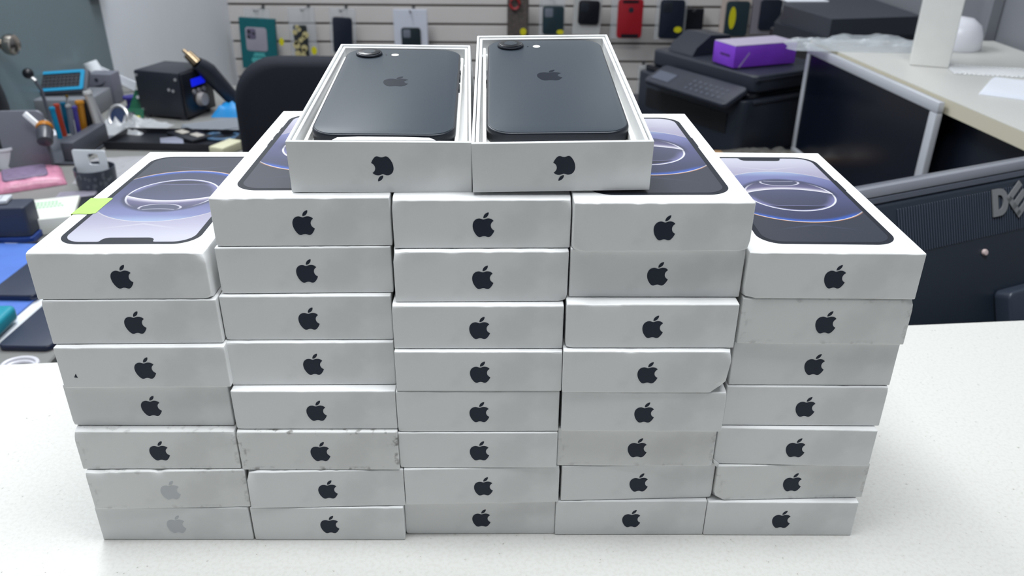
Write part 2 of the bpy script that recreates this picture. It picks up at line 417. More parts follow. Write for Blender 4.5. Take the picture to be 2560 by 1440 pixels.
def picture(parent, w, l, h, flip):
    cx, cy = (PX0+PX1)/2, (PY0+PY1)/2
    M = Matrix.Translation((cx, cy, h+.00003)) @ Matrix.Rotation(math.pi if flip else 0, 4, 'Z')
    hw, hl = (PX1-PX0)/2, (PY1-PY0)/2
    bm = B(); prism(bm, rrect(-hw, hw, -hl, hl, .0125, 12), 0, .00006)
    for x, y0, y1 in ((-hw, .036, .042), (-hw, .018, .029), (-hw, .004, .015), (hw, .008, .026)):
        prism(bm, [(x-.0005, y0), (x+.0005, y0), (x+.0005, y1), (x-.0005, y1)], 0, .00005)
    p = mesh_obj('phone_picture', bm, M_FRAME, parent, M, smooth=0); p['label'] = 'printed picture of a phone front'
    i = .0029; o = rrect(-hw+i, hw-i, -hl+i, hl-i, .0098, 12)
    nh = .0133; nd = .0053; out = []
    done = False
    for q in range(len(o)):
        out.append(o[q])
        if not done and abs(o[q][1]-(hl-i)) < 1e-6 and o[q][0] > 0 and o[(q+1) % len(o)][0] < 0:
            t = hl-i
            for k in range(0, 5): a = math.pi/2*k/4; out.append((nh+.0013-.0013*math.sin(a), t-.0013*(1-math.cos(a))))
            for k in range(0, 7): a = math.pi/2*k/6; out.append((nh-.0038*(1-math.cos(a)), t-nd+.0038*(1-math.sin(a)) ))
            for k in range(6, -1, -1): a = math.pi/2*k/6; out.append((-nh+.0038*(1-math.cos(a)), t-nd+.0038*(1-math.sin(a))))
            for k in range(4, -1, -1): a = math.pi/2*k/4; out.append((-nh-.0013+.0013*math.sin(a), t-.0013*(1-math.cos(a))))
            done = True
    bm = B(); prism(bm, out, .00007, .00011)
    mesh_obj('wallpaper', bm, M_SCREEN, p, smooth=0)

FIT = {'1,6': [-0.23843, 0.35913, 0.02469, 0.00069], '1,5': [-0.23676, 0.35831, 0.02876, 0.00066], '1,4': [-0.23543, 0.35519, 0.02455, 0.00129], '1,3': [-0.23834, 0.35847, 0.0099, 0.00032], '1,2': [-0.23691, 0.35316, 0.01402, 0.0002], '1,1': [-0.23507, 0.35064, 0.03374, -0.00088], '1,0': [-0.23667, 0.35242, 0.00699, -0.00037], '2,7': [-0.14716, 0.36758, 0.03087, 0.00111], '2,6': [-0.14804, 0.36636, 0.03402, 0.00083], '2,5': [-0.14921, 0.36407, 0.02198, 0.00042], '2,4': [-0.14914, 0.36176, 0.02093, -0.00054], '2,3': [-0.14893, 0.3564, 0.01332, 7e-05], '2,2': [-0.14896, 0.35418, 0.01063, -0.00041], '2,1': [-0.14716, 0.35224, 0.03846, -0.00092], '2,0': [-0.14851, 0.35297, 0.00928, 0.00011], '3,7': [-0.05852, 0.36707, 0.02258, 0.00099], '3,6': [-0.05904, 0.36357, 0.02438, -0.00175], '3,5': [-0.06079, 0.35983, 0.01525, -0.00155], '3,4': [-0.06073, 0.3572, 0.01175, -0.00064], '3,3': [-0.06143, 0.35721, 0.01586, -0.00151], '3,2': [-0.06168, 0.35661, 0.01071, -0.00023], '3,1': [-0.05971, 0.35547, 0.03625, -0.00043], '3,0': [-0.06124, 0.35865, 0.0122, -0.00035], '4,7': [0.02955, 0.36223, 0.02347, 0.00201], '4,6': [0.02905, 0.36622, 0.01203, 0.00045], '4,5': [0.02773, 0.35881, 0.01235, 0.00021], '4,4': [0.02675, 0.35595, 0.008, 0.00011], '4,3': [0.02716, 0.35691, 0.00236, -8e-05], '4,2': [0.02578, 0.3597, 0.0039, -0.00043], '4,1': [0.02876, 0.3591, 0.04112, 0.00018], '4,0': [0.02611, 0.35871, 0.01227, -0.00035], '5,6': [0.11731, 0.36402, -0.00365, 0.00156], '5,5': [0.11766, 0.36439, -0.00385, 0.00029], '5,4': [0.11721, 0.36607, 0.00335, -0.00103], '5,3': [0.11644, 0.36475, 0.00247, -0.00124], '5,2': [0.11432, 0.36282, -0.0221, -0.00078], '5,1': [0.11682, 0.36072, 0.04023, -0.00027], '5,0': [0.11363, 0.35945, 0.00539, -0.00039]}
OPEN = {'L': [-0.10834, 0.37532, 0.0013, 0.03673, 0.09195, 0.01143, 0.08814, 0.16501, 0.02663, 0.08342], 'R': [-0.01941, 0.37409, 0.0022, 0.03246, 0.12661, -0.0117, 0.08661, 0.16603, 0.0259, 0.08355]}
COLN = {1: 'leftmost stack', 2: 'second stack from the left', 3: 'middle stack', 4: 'second stack from the right', 5: 'rightmost stack'}
ORD = ['bottom box, on the counter,', 'second box up from the counter', 'third box up from the counter', 'fourth box up from the counter', 'fifth box up from the counter', 'sixth box up from the counter', 'seventh box up from the counter', 'eighth box up from the counter']
HEAVY = {(1, 6): .0007, (2, 7): .0005, (3, 6): .0006, (4, 5): .0008, (4, 4): .0006, (1, 1): .0011, (5, 6): .0004, (4, 7): .0005, (2, 1): .0007}
CR = {(1, 6): [(1, 1, .0015, .0045), (1, 0, .0009, .003), (0, 1, .0004, .0025)], (4, 4): [(1, 0, .003, .009), (1, 1, .001, .005)], (5, 6): [(0, 0, .001, .006)], (3, 6): [(0, 1, .0010, .005), (1, 0, .0008, .004)],
      (4, 7): [(0, 0, .001, .005), (1, 0, .0008, .005)], (2, 1): [(0, 1, .0016, .007)], (5, 5): [(1, 1, .001, .004)], (3, 7): [(0, 1, .0006, .004), (1, 1, .0006, .004)], (1, 2): [(0, 1, .0008, .005), (1, 1, .0008, .005)],
      (5, 1): [(0, 0, .0018, .006)], (4, 5): [(0, 0, .0006, .004)], (5, 0): [(0, 1, .0006, .004)]}
for c in range(1, 6):
    n = 7 if c in (1, 5) else 8
    for r in range(n):
        x, y, a, dz = FIT['%d,%d' % (c, r)]
        z0 = 0 if r == 0 else BH*r+dz
        z1 = BH*(r+1) + (FIT['%d,%d' % (c, r+1)][3] if r+1 < n else dz)
        if r == n-1: z1 = z0 + BH
        h = z1-z0-(.00022 if r+1 < n else 0)
        top = r == n-1
        lab = 'white phone box, %s in the %s' % (ORD[r], COLN[c])
        if (c, r) == (1, 6): lab = 'white phone box with a green tape strip, topmost of the leftmost stack'
        if (c, r) == (5, 6): lab = 'white phone box with its phone picture bare, topmost of the rightmost stack'
        if (c, r) == (2, 7): lab = 'top box of the second stack from the left, half under the open box'
        if (c, r) == (3, 7): lab = 'top box of the middle stack, under both open boxes'
        if (c, r) == (4, 7): lab = 'top box of the second stack from the right, under the right open box'
        if (c, r) == (1, 0): lab = 'white phone box with a pale grey emblem, bottom of the leftmost stack'
        if (c, r) == (1, 1): lab = 'white phone box with a torn top edge and a faded pale emblem'
        if (c, r) == (2, 2): lab = 'white phone box with dirty grey scuffed edges, in the second stack from the left'
        if (c, r) == (1, 4): lab = 'white phone box with a small dark chip mark, in the leftmost stack'
        t = thing('phone_box', lab, 'box', M=Matrix.Translation((x, y, z0)) @ Matrix.Rotation(a, 4, 'Z'), group='stacked white phone boxes')
        bm = carton_bm(BW, BL, h, c*10+r, HEAVY.get((c, r), .00022), CR.get((c, r), [(random.randint(0, 1), random.randint(0, 1), .0003, .003)]))
        m = M_CARDD if (c, r) == (2, 2) else M_CARDS if (c, r) in ((1, 2), (1, 1), (4, 2), (5, 5), (5, 1)) else M_CARD
        mesh_obj('carton', bm, m, t, smooth=22)
        pale = (c, r) in ((1, 0), (1, 1))
        emblem(t, Matrix.Translation((.0005+BW/2, -.00004, h*.5-.0002)), M_INKG if pale else M_INK)
        if pale: t.children[-1]['label'] = 'pale grey emblem'
        if c in (1, 2, 4, 5) and top: picture(t, BW, BL, h, c == 1)
        if (c, r) == (1, 6):
            bm = B(); rnd = random.Random(3)
            pts = [(-.0003, .0505), (.004, .0510), (.0095, .0505), (.0122, .0522), (.0121, .0640), (.0123, .0744), (.0112, .0756), (.004, .0748), (-.0003, .0754)]
            prism(bm, pts, h+.0002, h+.00032)
            box(bm, -.00045, -.0003, .0505, .0754, h-.012, h+.0003)
            g = mesh_obj('tape_strip', bm, mat('green_paper_tape', (150, 188, 84), .55, nz=.06, nscale=90), t, smooth=0); g['label'] = 'bright green tape strip'
        if (c, r) == (1, 4):
            bm = B(); prism(bm, [(.0068, .0068), (.0086, .0065), (.0080, .0090)], 0, .0001, Matrix.Rotation(math.pi/2, 4, 'X'))
            mesh_obj('dark_chip', bm, M_INK, t, smooth=0)
        if (c, r) == (5, 2):
            bm = B(); prism(bm, [(-.0004, .0035), (.003, .0005), (.0022, -.0014), (.0008, -.0006)], .0001, .0012, Matrix.Rotation(math.pi/2, 4, 'X'))
            mesh_obj('paper_tear', bm, M_CARD, t)

# ------------------------------------------------------------------ the two open boxes and phones
M_PHB = mat('matte_dark_back_glass', (50, 58, 66), .42, spec=.19, coat=.0)
M_PHF = mat('dark_anodised_frame', (26, 31, 40), .38, .4)
M_PHL = mat('glossy_dark_emblem', (22, 28, 38), .35, spec=.12)
M_LENS = mat('black_lens_glass', (20, 24, 28), .28, spec=.5)
def open_box(key, label, ph_label, ph, phyaw, tray_h):
    x, y, dz, ya, pi_, ro, w_, L, h, wb = OPEN[key]
    base = Vector((x, y, BH*8+dz+.0004))
    M = Matrix.Translation(base) @ Rm(ya, pi_, ro)
    t = thing('open_phone_box', label, 'box', M=M)
    th = .0014; tp = (w_-wb)/2
    def inset(i, z, tz=0):
        tq = tp*(z/h)          # the mouth bows in towards the far end
        return [(i, i, z), (w_-i, i, z), (w_-i-tq, L-i, z), (i+tq, L-i, z)]
    def shell(b, i0, i1, z0, zt, zf):
        t_ = bmesh.new(); loft(t_, [inset(i0, z0), inset(i0, zt-.0004), inset(i0+.0004, zt), inset(i1-.0003, zt), inset(i1, zt-.0004), inset(i1, zf)])
        bmesh.ops.recalc_face_normals(t_, faces=t_.faces); add_bm(b, t_)
    lid = part('lid', lambda b: shell(b, 0, th, 0, h, .0016), M_CARD, t, smooth=30, label='outer lid turned upside down under the tray')
    part('tray', lambda b: shell(b, th+.0004, th+.0021, .0018, h-.0012, .0150), M_CARD, t, smooth=30)
    part('paper_insert', lambda b: (box(b, .0052, w_-.0062, .0052, L-.0075, .0152, .0165, .0005, 1), box(b, .0052, .0070, .0052, L-.009, .0165, .0210, .0004, 1), box(b, w_-.0086, w_-.0066, .0052, L-.009, .0165, .0210, .0004, 1)), mat('moulded_paper', (232, 232, 230), .7, bump=.2), t)
    emblem(t, Matrix.Translation((w_/2+.0012, -.00002, h*.5-.0008)) @ Matrix.Rotation(math.pi, 4, 'Y'), M_INK)
    # phone
    px_, py_, ptop = ph
    P = M @ Matrix.Translation((px_, py_, ptop)) @ Matrix.Rotation(phyaw, 4, 'Z')
    W, LP, T = .0715, .1467, .0078
    q = thing('smartphone', ph_label, 'phone', M=P)
    part('frame', lambda b: rslab(b, 0, W, 0, LP, -T, -.0003, .0125, .0011, 12), M_PHF, q)
    def back(b):
        t_ = bmesh.new(); loft(t_, [[(*p, -.0007) for p in rrect(.0008, W-.0008, .0008, LP-.0008, .0118, 12)], [(*p, -.0001) for p in rrect(.0011, W-.0011, .0011, LP-.0011, .0115, 12)], [(*p, 0) for p in rrect(.0015, W-.0015, .0015, LP-.0015, .011, 12)]]); add_bm(b, t_)
    part('back_glass', back, M_PHB, q)
    cx, cy = .0143, LP-.0128
    part('camera_bump', lambda b: lathe(b, [(.0082, -.0003), (.0082, .0010), (.0078, .0015), (.0072, .0016)], (cx, cy, 0), 40), M_PHF, q)
    part('camera_lens', lambda b: lathe(b, [(.0070, .0016), (.0070, .0019), (.0067, .0020)], (cx, cy, 0), 40), M_LENS, q)
    part('lens_ring', lambda b: lathe(b, [(.0040, .0020), (.0040, .0021), (.0032, .00212)], (cx, cy, 0), 32), mat('dark_grey_lens_ring', (60, 66, 72), .25), q)
    part('flash', lambda b: lathe(b, [(.0023, 0), (.0023, .0001), (.0021, .00015)], (.0305, LP-.0135, 0), 24), mat('pale_flash_lens', (255, 252, 240), .2, emit=(255, 250, 235), es=.0), q)
    part('microphone_hole', lambda b: lathe(b, [(.0005, 0), (.0005, .0001)], (.0250, LP-.0135, 0), 12), M_LENS, q)
    emblem(q, Matrix.Translation((W/2-.0005, LP/2+.008, .00002)), M_PHL, .0175, False)
    for bx, b0, b1 in ((W, .094, .104), (W, .076, .086), (W, .107, .112), (0, .082, .098)):
        part('side_button', lambda b: box(b, bx-.0006, bx+.0006, b0, b1, -.0052, -.0026, .0004, 2), M_PHF, q)
    return M, t, q
ML, tL, qL = open_box('L', 'open white phone box with a torn paper tab on its near rim', 'dark grey phone lying face down in the left open box', (.0085, .01175, .02565), 0, .013)
MR, tR, qR = open_box('R', 'open white phone box with a dark phone, right of the pair on top', 'dark grey phone lying face down in the right open box', (.0071, .0160, .0240), -.0082, .019)
def tab(b):
    P = [(.022, .0008), (.024, .0040), (.034, .0052), (.055, .0050), (.068, .0042), (.071, .0012)]
    prism(b, P, .0264, .0270)
part('paper_tab', tab, M_CARD, tL, label='torn white paper tab on the near rim')
for (M, hgt, d, w_, lab) in ((ML, .0128, .142, .082, 'white cardboard tray propping up the far end of the left open box'), (MR, .0188, .150, .080, 'white cardboard tray propping up the far end of the right open box')):
    b0 = M @ Vector((.003, d, 0)); yaw = M.to_euler('ZXY').z if False else math.atan2(M[1][0], M[0][0])
    topz = b0.z
    zb = BH*8+.0022
    single('cardboard_tray', lab, 'tray', lambda b: box(b, 0, w_, 0, .024, 0, (topz-zb)-.0003, .0006, 2), M_CARD, loc=(b0.x, b0.y, zb), rz=yaw)

# ------------------------------------------------------------------ monitor seen from behind, right
psi, be = math.radians(24.4), math.radians(20.2)
E_ = Vector((math.cos(psi), math.sin(psi), 0)); D_ = Vector((-math.sin(psi)*math.sin(be), math.cos(psi)*math.sin(be), math.cos(be))); N_ = E_.cross(D_)
MM = Matrix((E_, D_, N_)).transposed().to_4x4(); MM = Matrix.Translation((.4409, .800, .0723)) @ MM      # x along the top, y up the back, z towards us
M_MB = mat('dark_monitor_plastic', (29, 37, 48), .38, spec=.5, bump=.05, bscale=900)
mon = thing('monitor', 'dark monitor seen from behind with a ribbed vent and raised grey letters, right edge', 'monitor', M=MM)
x0, x1, yb_ = -.17, .43, -.342
part('back_shell', lambda b: rslab(b, x0, x1, yb_, -.018, -.022, 0, .012, .004, 6), M_MB, mon)
part('bezel', lambda b: (rslab(b, x0-.006, x1+.006, yb_-.004, -.001, -.050, -.0225, .012, .003, 6)), mat('grey_monitor_bezel', (98, 102, 112), .35, .2), mon)
part('top_band', lambda b: (box(b, x0+.002, x1-.002, -.0105, -.0005, -.0222, .000, .002, 2), box(b, x0+.002, x1-.002, -.0178, -.0108, -.0222, -.0006, .0012, 1, mi=1)), [mat('pale_grey_band', (128, 131, 140), .35, .2), mat('mid_grey_band', (74, 79, 90), .4)], mon)
def vent(b):
    u = -.062
    while u < .325:
        box(b, u, u+.0019, -.0745, -.0262, .0001, .0011, .0004, 1); u += .0037
part('vent_ribs', vent, mat('vent_rib_plastic', (58, 66, 80), .45), mon)
# letters D E L L as raised solids
def letters(b):
    h = .0295; y0 = -.0548; z0, z1 = .0012, .0026; s = .0082; x = .0742
    def bar(x0, y0_, x1, y1, wd):
        d = Vector((x1-x0, y1-y0_)); n = Vector((-d.y, d.x)).normalized()*wd/2
        prism(b, [(x0-n.x, y0_-n.y), (x1-n.x, y1-n.y), (x1+n.x, y1+n.y), (x0+n.x, y0_+n.y)], z0, z1)
    out = [(x+h*.30, y0)]
    R = h/2
    for k in range(0, 17): a = -math.pi/2+math.pi*k/16; out.append((x+h*.36+R*.92*math.cos(a), y0+R+R*math.sin(a)))
    inn = [(x+h*.36+(R-s*.9)*.8*math.cos(-math.pi/2+math.pi*k/16), y0+R+(R-s*.85)*math.sin(-math.pi/2+math.pi*k/16)) for k in range(17)]
    t = bmesh.new()
    o2 = [(x, y0)] + out[1:] + [(x, y0+h)]; i2 = [(x+s, y0+s*.85)] + inn + [(x+s, y0+h-s*.85)]
    for z_, flip in ((z0, 0), (z1, 1)):
        pass
    vo = [[t.verts.new((*p, z_)) for p in o2] for z_ in (z0, z1)]; vi = [[t.verts.new((*p, z_)) for p in i2] for z_ in (z0, z1)]
    n = len(o2)
    for i in range(n):
        j = (i+1) % n
        t.faces.new((vo[1][i], vo[1][j], vi[1][j], vi[1][i])); t.faces.new((vo[0][j], vo[0][i], vi[0][i], vi[0][j]))
        t.faces.new((vo[0][i], vo[0][j], vo[1][j], vo[1][i])); t.faces.new((vi[0][j], vi[0][i], vi[1][i], vi[1][j]))
    bmesh.ops.recalc_face_normals(t, faces=t.faces); add_bm(b, t)
    # tilted E
    A = Matrix.Rotation(math.radians(38), 3, 'Z'); c = Vector((x+.0425, y0+h*.50, 0))
    def T(px_, py_): v = A @ Vector((px_, py_, 0)); return c.x+v.x, c.y+v.y
    for a_, b_ in (((-.012, -.0125), (-.012, .0125)), ((-.0155, .0115), (.012, .0115)), ((-.0155, 0), (.011, 0)), ((-.0155, -.0115), (.012, -.0115))):
        bar(*T(*a_), *T(*b_), .0066)
    for lx in (x+.0625, x+.0870):
        bar(lx+s/2, y0, lx+s/2, y0+h, s); bar(lx, y0+s*.45, lx+.020, y0+s*.45, s*.9)
part('raised_letters', letters, mat('grey_raised_letters', (122, 124, 126), .4), mon)
part('round_button', lambda b: lathe(b, [(.0001, 0), (.0036, .0002), (.0036, .002), (.003, .003), (.0001, .0034)], (.0596, -.0907, 0), 20), mat('pinkish_white_plug', (206, 186, 184), .4), mon)
part('stand_neck', lambda b: (rslab(b, .070, .190, -.30, -.1350, .0002, .020, .008, .003, 5),), mat('stand_plastic', (50, 58, 72), .4), mon)

# silver framed screen under the edge of the right counter
x_a, y_a, x_b, y_b2 = xe(1.965)-.006, 1.965, xe(1.415)-.006, 1.415
ang = math.atan2(y_b2-y_a, x_b-x_a); Ls = math.hypot(x_b-x_a, y_b2-y_a)
scr = thing('flat_screen', 'silver framed flat screen with a dark panel, standing against the right counter', 'screen', M=Matrix.Translation((x_a, y_a, DR)) @ Matrix.Rotation(ang, 4, 'Z'))
H_ = -.004-DR
M_SIL = mat('silver_white_frame', (196, 199, 206), .35, .25)
def fr(b):
    t1 = .020
    box(b, 0, Ls, -.0, .012, H_-t1, H_, .002, 2); box(b, 0, Ls, .0, .012, 0, .03, .002, 2)
    box(b, 0, t1*.8, 0, .012, .03, H_-t1, .002, 2); box(b, Ls-t1*1.15, Ls, 0, .012, .03, H_-t1, .002, 2)
part('frame', lambda b: (fr(b)) , M_SIL, scr)
part('screen_panel', lambda b: box(b, .010, Ls-.012, .003, .006, .02, H_-.012), mat('dark_screen_glass', (10, 16, 28), .22, spec=.5), scr)
for o in (scr,):
    for ch in o.children:      # keep the frame on the camera side of the counter edge
        ch.location = (0, -.014, 0)

# ------------------------------------------------------------------ printer with a purple box on it
P_A = Vector((.534, 1.94, DR)); pr_yaw = math.atan2(.5, .866)
PM = Matrix.Translation(P_A) @ Matrix.Rotation(pr_yaw, 4, 'Z')      # x runs back to the right, y runs far-left along the front
M_P = mat('black_printer_plastic', (34, 39, 50), .42, spec=.45, bump=.05, bscale=700)
M_P2 = mat('black_printer_gloss', (16, 19, 28), .2, spec=.5)
M_P3 = mat('grey_printer_plastic', (42, 46, 57), .42)
pr = thing('printer', 'black multifunction printer with a slanted control panel, under the purple box', 'printer', M=PM)
HP = -.080-DR
part('body', lambda b: (rslab(b, .03, .33, .0, .42, 0, HP-.06, .02, .004, 6), box(b, .05, .33, .01, .41, HP-.06, HP-.045, .003, 1, mi=1)), [M_P, M_P2], pr)
part('scanner_lid', lambda b: (rslab(b, .06, .33, .0, .40, HP-.044, HP-.002, .02, .006, 6)), M_P, pr)
def cpanel(b):
    T = Matrix.Translation((.005, .0, HP-.055)) @ Matrix.Rotation(math.radians(-24), 4, 'Y')
    rslab(b, -.030, .052, .010, .325, -.010, .005, .014, .004, 6, M=T)
part('control_panel', cpanel, M_P3, pr)
def btn(b):
    T = Matrix.Translation((.005, .0, HP-.055)) @ Matrix.Rotation(math.radians(-24), 4, 'Y')
    rnd = random.Random(2)
    for i in range(3):
        for j in range(7):
            c = T @ Vector((-.012+i*.016, .05+j*.020, .0052)); cyl(b, c, c+Vector((-.0004, 0, .0008)), .0038, n=12)
    box(b, -.014, .022, .24, .31, .0050, .0060, M=T)
part('buttons', btn, mat('printer_keys', (78, 84, 98), .4), pr)
part('paper_slot', lambda b: box(b, .028, .031, .05, .37, .05, .10), mat('slot_black', (5, 7, 12), .6), pr)
part('document_feeder', lambda b: (prism(b, [(.0, 0), (.13, 0), (.13, .045), (.06, .050), (.012, .020)], 0, .10, Matrix.Translation((.085, .36, HP-.001)) @ Matrix.Rotation(math.pi/2, 4, 'X'))), M_P, pr)
part('side_ridge', lambda b: (box(b, .06, .33, -.004, -.0005, HP-.070, HP-.062, .001, 1), box(b, .06, .30, -.003, .0, HP-.014, HP-.010)), M_P3, pr)
a = Vector((.572, 2.06, DR+HP+.0006)); d1 = (Vector((.723, 2.13))-Vector((.571, 2.07))); pang = math.atan2(d1.y, d1.x)
pb = thing('purple_box', 'purple cardboard box with a clear tape strip, lying on the printer', 'box', M=Matrix.Translation(a) @ Matrix.Rotation(pang, 4, 'Z'))
M_PUR = mat('purple_cardboard', (122, 58, 196), .4, nz=.12, nscale=20)
part('carton', lambda b: box(b, -.026, .162, 0, .092, 0, .052, .002, 2), M_PUR, pb)
part('lid_film', lambda b: box(b, -.025, .161, .001, .091, .0522, .0550, .001, 1), mat('pale_box_top', (176, 168, 190), .4), pb)
part('tape', lambda b: prism(b, [(-.012, .001), (-.007, .0), (.020, .034), (.017, .037)], 0.0001, .0004, Matrix.Rotation(math.pi/2, 4, 'X')), mat('clear_tape', (190, 170, 220), .2, alpha=.55), pb)
def smear(b):
    for i, (q0, q1) in enumerate(((.02, .026), (.028, .036), (.038, .043), (.045, .053), (.055, .060))):
        box(b, -.0263, -.0261, q0, q1, .024, .030)
part('dark_lettering', smear, mat('dark_purple_ink', (52, 24, 70), .5), pb)

# black slab device far right, on a dark cabinet
c0 = at_y(2080, 48, 2.30); zt = c0.z
cl_ = at_z(1959, 13, zt); cr_ = at_z(2300, 41, zt)
cb = thing('dark_cabinet', 'dark low cabinet behind the printer under the black flat device', 'cabinet', loc=(.98, 2.32, FL))
part('body', lambda b: box(b, -.12, .165, 0, .50, 0, .9, .004, 1), M_BODY, cb)
part('door', lambda b: box(b, -.11, .155, -.014, -.001, .05, .88, .002, 1), M_BODY, cb)
sd = thing('flat_device', 'black two-tier flat device far back, to the left of the white post', 'device', loc=(0, 0, 0))
def slabq(b, zt_, zb_, grow, mi=0):
    d = (cr_-c0).normalized(); e = (cl_-c0); n = Vector((-d.y, d.x, 0))
    g = grow
    P = [c0-d*g*.3-n*g, c0+d*(1.145-c0.x-.002)/d.x*1.0-n*g*.2, Vector((1.145, 2.86, 0)), Vector((cl_.x+.10, 2.86, 0)), cl_-Vector((g, 0, 0))]
    prism(b, [(p.x, p.y) for p in P], zb_, zt_, mi=mi)
part('upper_tier', lambda b: slabq(b, zt, zt-.050, 0), mat('black_device_top', (52, 56, 66), .4, bump=.05), sd)
part('lower_tier', lambda b: slabq(b, zt-.0502, -.0998, .02), mat('black_device_base', (28, 33, 44), .4), sd)
single('paper_sheet', 'small white sheet lying on the black flat device', 'paper', lambda b: box(b, 0, .13, 0, .2, 0, .004, .001, 1), mat('white_paper', (228, 232, 240), .6), loc=(cl_.x+.03, cl_.y+.06, zt+.0005), rz=.05)
p = at_z(2083, 80, -.0995)
single('white_plug', 'small off-white plug in front of the black flat device', 'plug', lambda b: (box(b, -.012, .012, -.01, .01, 0, .03, .003, 2), cyl(b, (0, 0, .03), (0, 0, .036), .006)), mat('off_white_plastic', (206, 200, 190), .5), loc=(p.x, 2.30, -.0995+.0))

# white post, helmet-like cover, bag, bubble wrap, papers on the right counter
M_POST = mat('white_post_paint', (226, 226, 222), .5, nz=.03, nscale=30)
pc = at_z(2338, 168, 0)
single('square_post', 'white square post rising from the right counter', 'post', lambda b: box(b, -.037, .037, -.037, .037, .0, 1.695, .003, 2), M_POST, loc=(pc.x+.002, pc.y+.035, .0003), rz=-.42)
p = at_z(2405, 132, 0)
def cover(b):
    lathe(b, [(.052, 0), (.054, .004), (.052, .03), (.044, .052), (.026, .066), (.0001, .070)], (0, 0, 0), 28)
single('white_dome', 'white rounded cover on the right counter, behind the post', 'cover', cover, mat('white_glossy_plastic', (236, 237, 244), .3), loc=(p.x+.01, p.y+.055, .0003))
M_FILM = mat('clear_plastic_film', (206, 212, 218), .12, spec=.9, alpha=.34)
def crumple(sx, sy, sz, nx, ny, seed, amp=1.0, flat=.25):
    def f(b):
        rnd = random.Random(seed); o = rnd.uniform(0, 50)
        g = [[None]*(ny+1) for _ in range(nx+1)]
        for i in range(nx+1):
            for j in range(ny+1):
                u, v = i/nx, j/ny
                e = min(1, 5*min(u, 1-u, v, 1-v))
                z = sz*e*(flat+amp*abs(noise.noise((u*5+o, v*5, 0)))*1.3 + .4*amp*abs(noise.noise((u*13+o, v*13, 3))))
                g[i][j] = (sx*(u-.5)*(1+.12*noise.noise((v*3+o, 1, 1))), sy*(v-.5)*(1+.15*noise.noise((u*3+o, 5, 1))), z)
        top = [[b.verts.new(p) for p in r] for r in g]; bot = [[b.verts.new((p[0], p[1], 0 if 0 < i < nx and 0 < j < ny else 0)) for j, p in enumerate(r)] for i, r in enumerate(g)]
        for i in range(nx):
            for j in range(ny):
                b.faces.new((top[i][j], top[i+1][j], top[i+1][j+1], top[i][j+1])); b.faces.new((bot[i][j+1], bot[i+1][j+1], bot[i+1][j], bot[i][j]))
        bmesh.ops.remove_doubles(b, verts=b.verts, dist=1e-6)
    return f
p = at_z(2105, 95, 0)
single('plastic_bag', 'crumpled clear plastic bag on the far end of the right counter', 'bag', crumple(.34, .13, .022, 40, 24, 4), M_FILM, loc=(.80, 1.91, .0004), rz=-.08, smooth=25)
p = at_z(2235, 108, 0)
def bubble(b):
    nx, ny = 26, 12
    box(b, -.11, .11, -.045, .045, 0, .0012)
    for i in range(nx):
        for j in range(ny):
            ball(b, (-.105+i*.0084+(j % 2)*.004, -.041+j*.0074, .0012), .0034, (1, 1, .7), 8)
p = at_z(2520, 182, 0)
single('bubble_wrap', 'sheet of clear bubble wrap on the right counter', 'wrap', bubble, mat('clear_bubble_film', (232, 234, 236), .1, spec=.9, alpha=.5), loc=(p.x-.0, p.y, .0004), rz=-.25)
p = at_z(2545, 228, 0)
single('paper_stack', 'stack of white papers lying on the right counter, at the photo edge', 'papers', lambda b: [box(b, -.10+i*.0012, .11-i*.001, -.07+i*.0015, .08, i*.0012, i*.0012+.0011) for i in range(5)], mat('white_paper', (228, 232, 240), .6), loc=(p.x+.035, p.y-.03, .0004), rz=-.62, smooth=0)

# cardboard and clear pack on the printer desk, low centre-right
p = at_z(1885, 392, DR)
cbx = thing('cardboard_sheet', 'brown cardboard piece on the dark desk in front of the printer', 'cardboard', loc=(p.x, p.y-.045, DR+.0005))
part('sheet', lambda b: box(b, -.105, .10, -.03, .045, 0, .016, .002, 1), mat('brown_cardboard', (172, 138, 102), .7, nz=.12, nscale=30), cbx)
single('clear_pack', 'clear plastic pack lying on the brown cardboard', 'pack', crumple(.19, .07, .016, 26, 12, 2), mat('tinted_clear_film', (120, 120, 116), .12, spec=.9, alpha=.5), loc=(p.x+.01, p.y-.037, DR+.0172), smooth=25)

# ------------------------------------------------------------------ office chair
ch = thing('office_chair', 'black office chair with a rounded backrest, in front of the slat wall', 'chair', loc=(-.315, 1.62, FL))
M_CH = mat('black_chair_fabric', (24, 27, 36), .8, spec=.25, bump=.2, bscale=600)
def bk(b):
    L = []
    for k in range(7):
        a = math.pi*k/6; i = .018*(1-math.sin(a)); yy = -.03*math.cos(a)
        L.append([(x, yy+.10*(x/.25)**2*-.25, z) for x, z in rrect(-.235+i, .235-i, .62+i, 1.03-i, .085, 8)])
    loft(b, L); bmesh.ops.recalc_face_normals(b, faces=b.faces)
part('backrest', bk, M_CH, ch, smooth=60)
part('seat', lambda b: rslab(b, -.24, .24, -.46, .0, .44, .52, .09, .03, 8), M_CH, ch, smooth=60)
part('back_support', lambda b: tube(b, [(0, -.1, .43), (0, .05, .43), (0, .07, .55), (0, .045, .72)], .018), M_P2, ch)
part('gas_lift', lambda b: (cyl(b, (0, -.23, .10), (0, -.23, .43), .025), cyl(b, (0, -.23, .06), (0, -.23, .11), .04)), M_P2, ch)
for k in range(5):
    a = 2*math.pi*k/5+.3; e = Vector((.28*math.cos(a), -.23+.28*math.sin(a), .07))
    lg = part('leg', lambda b: tube(b, [(0, -.23, .09), e], [.022, .014]), M_P2, ch)
    cs = part('caster', lambda b: cyl(b, e+Vector((-.012, 0, -.042)), e+Vector((.012, 0, -.042)), .027), M_P2, lg)

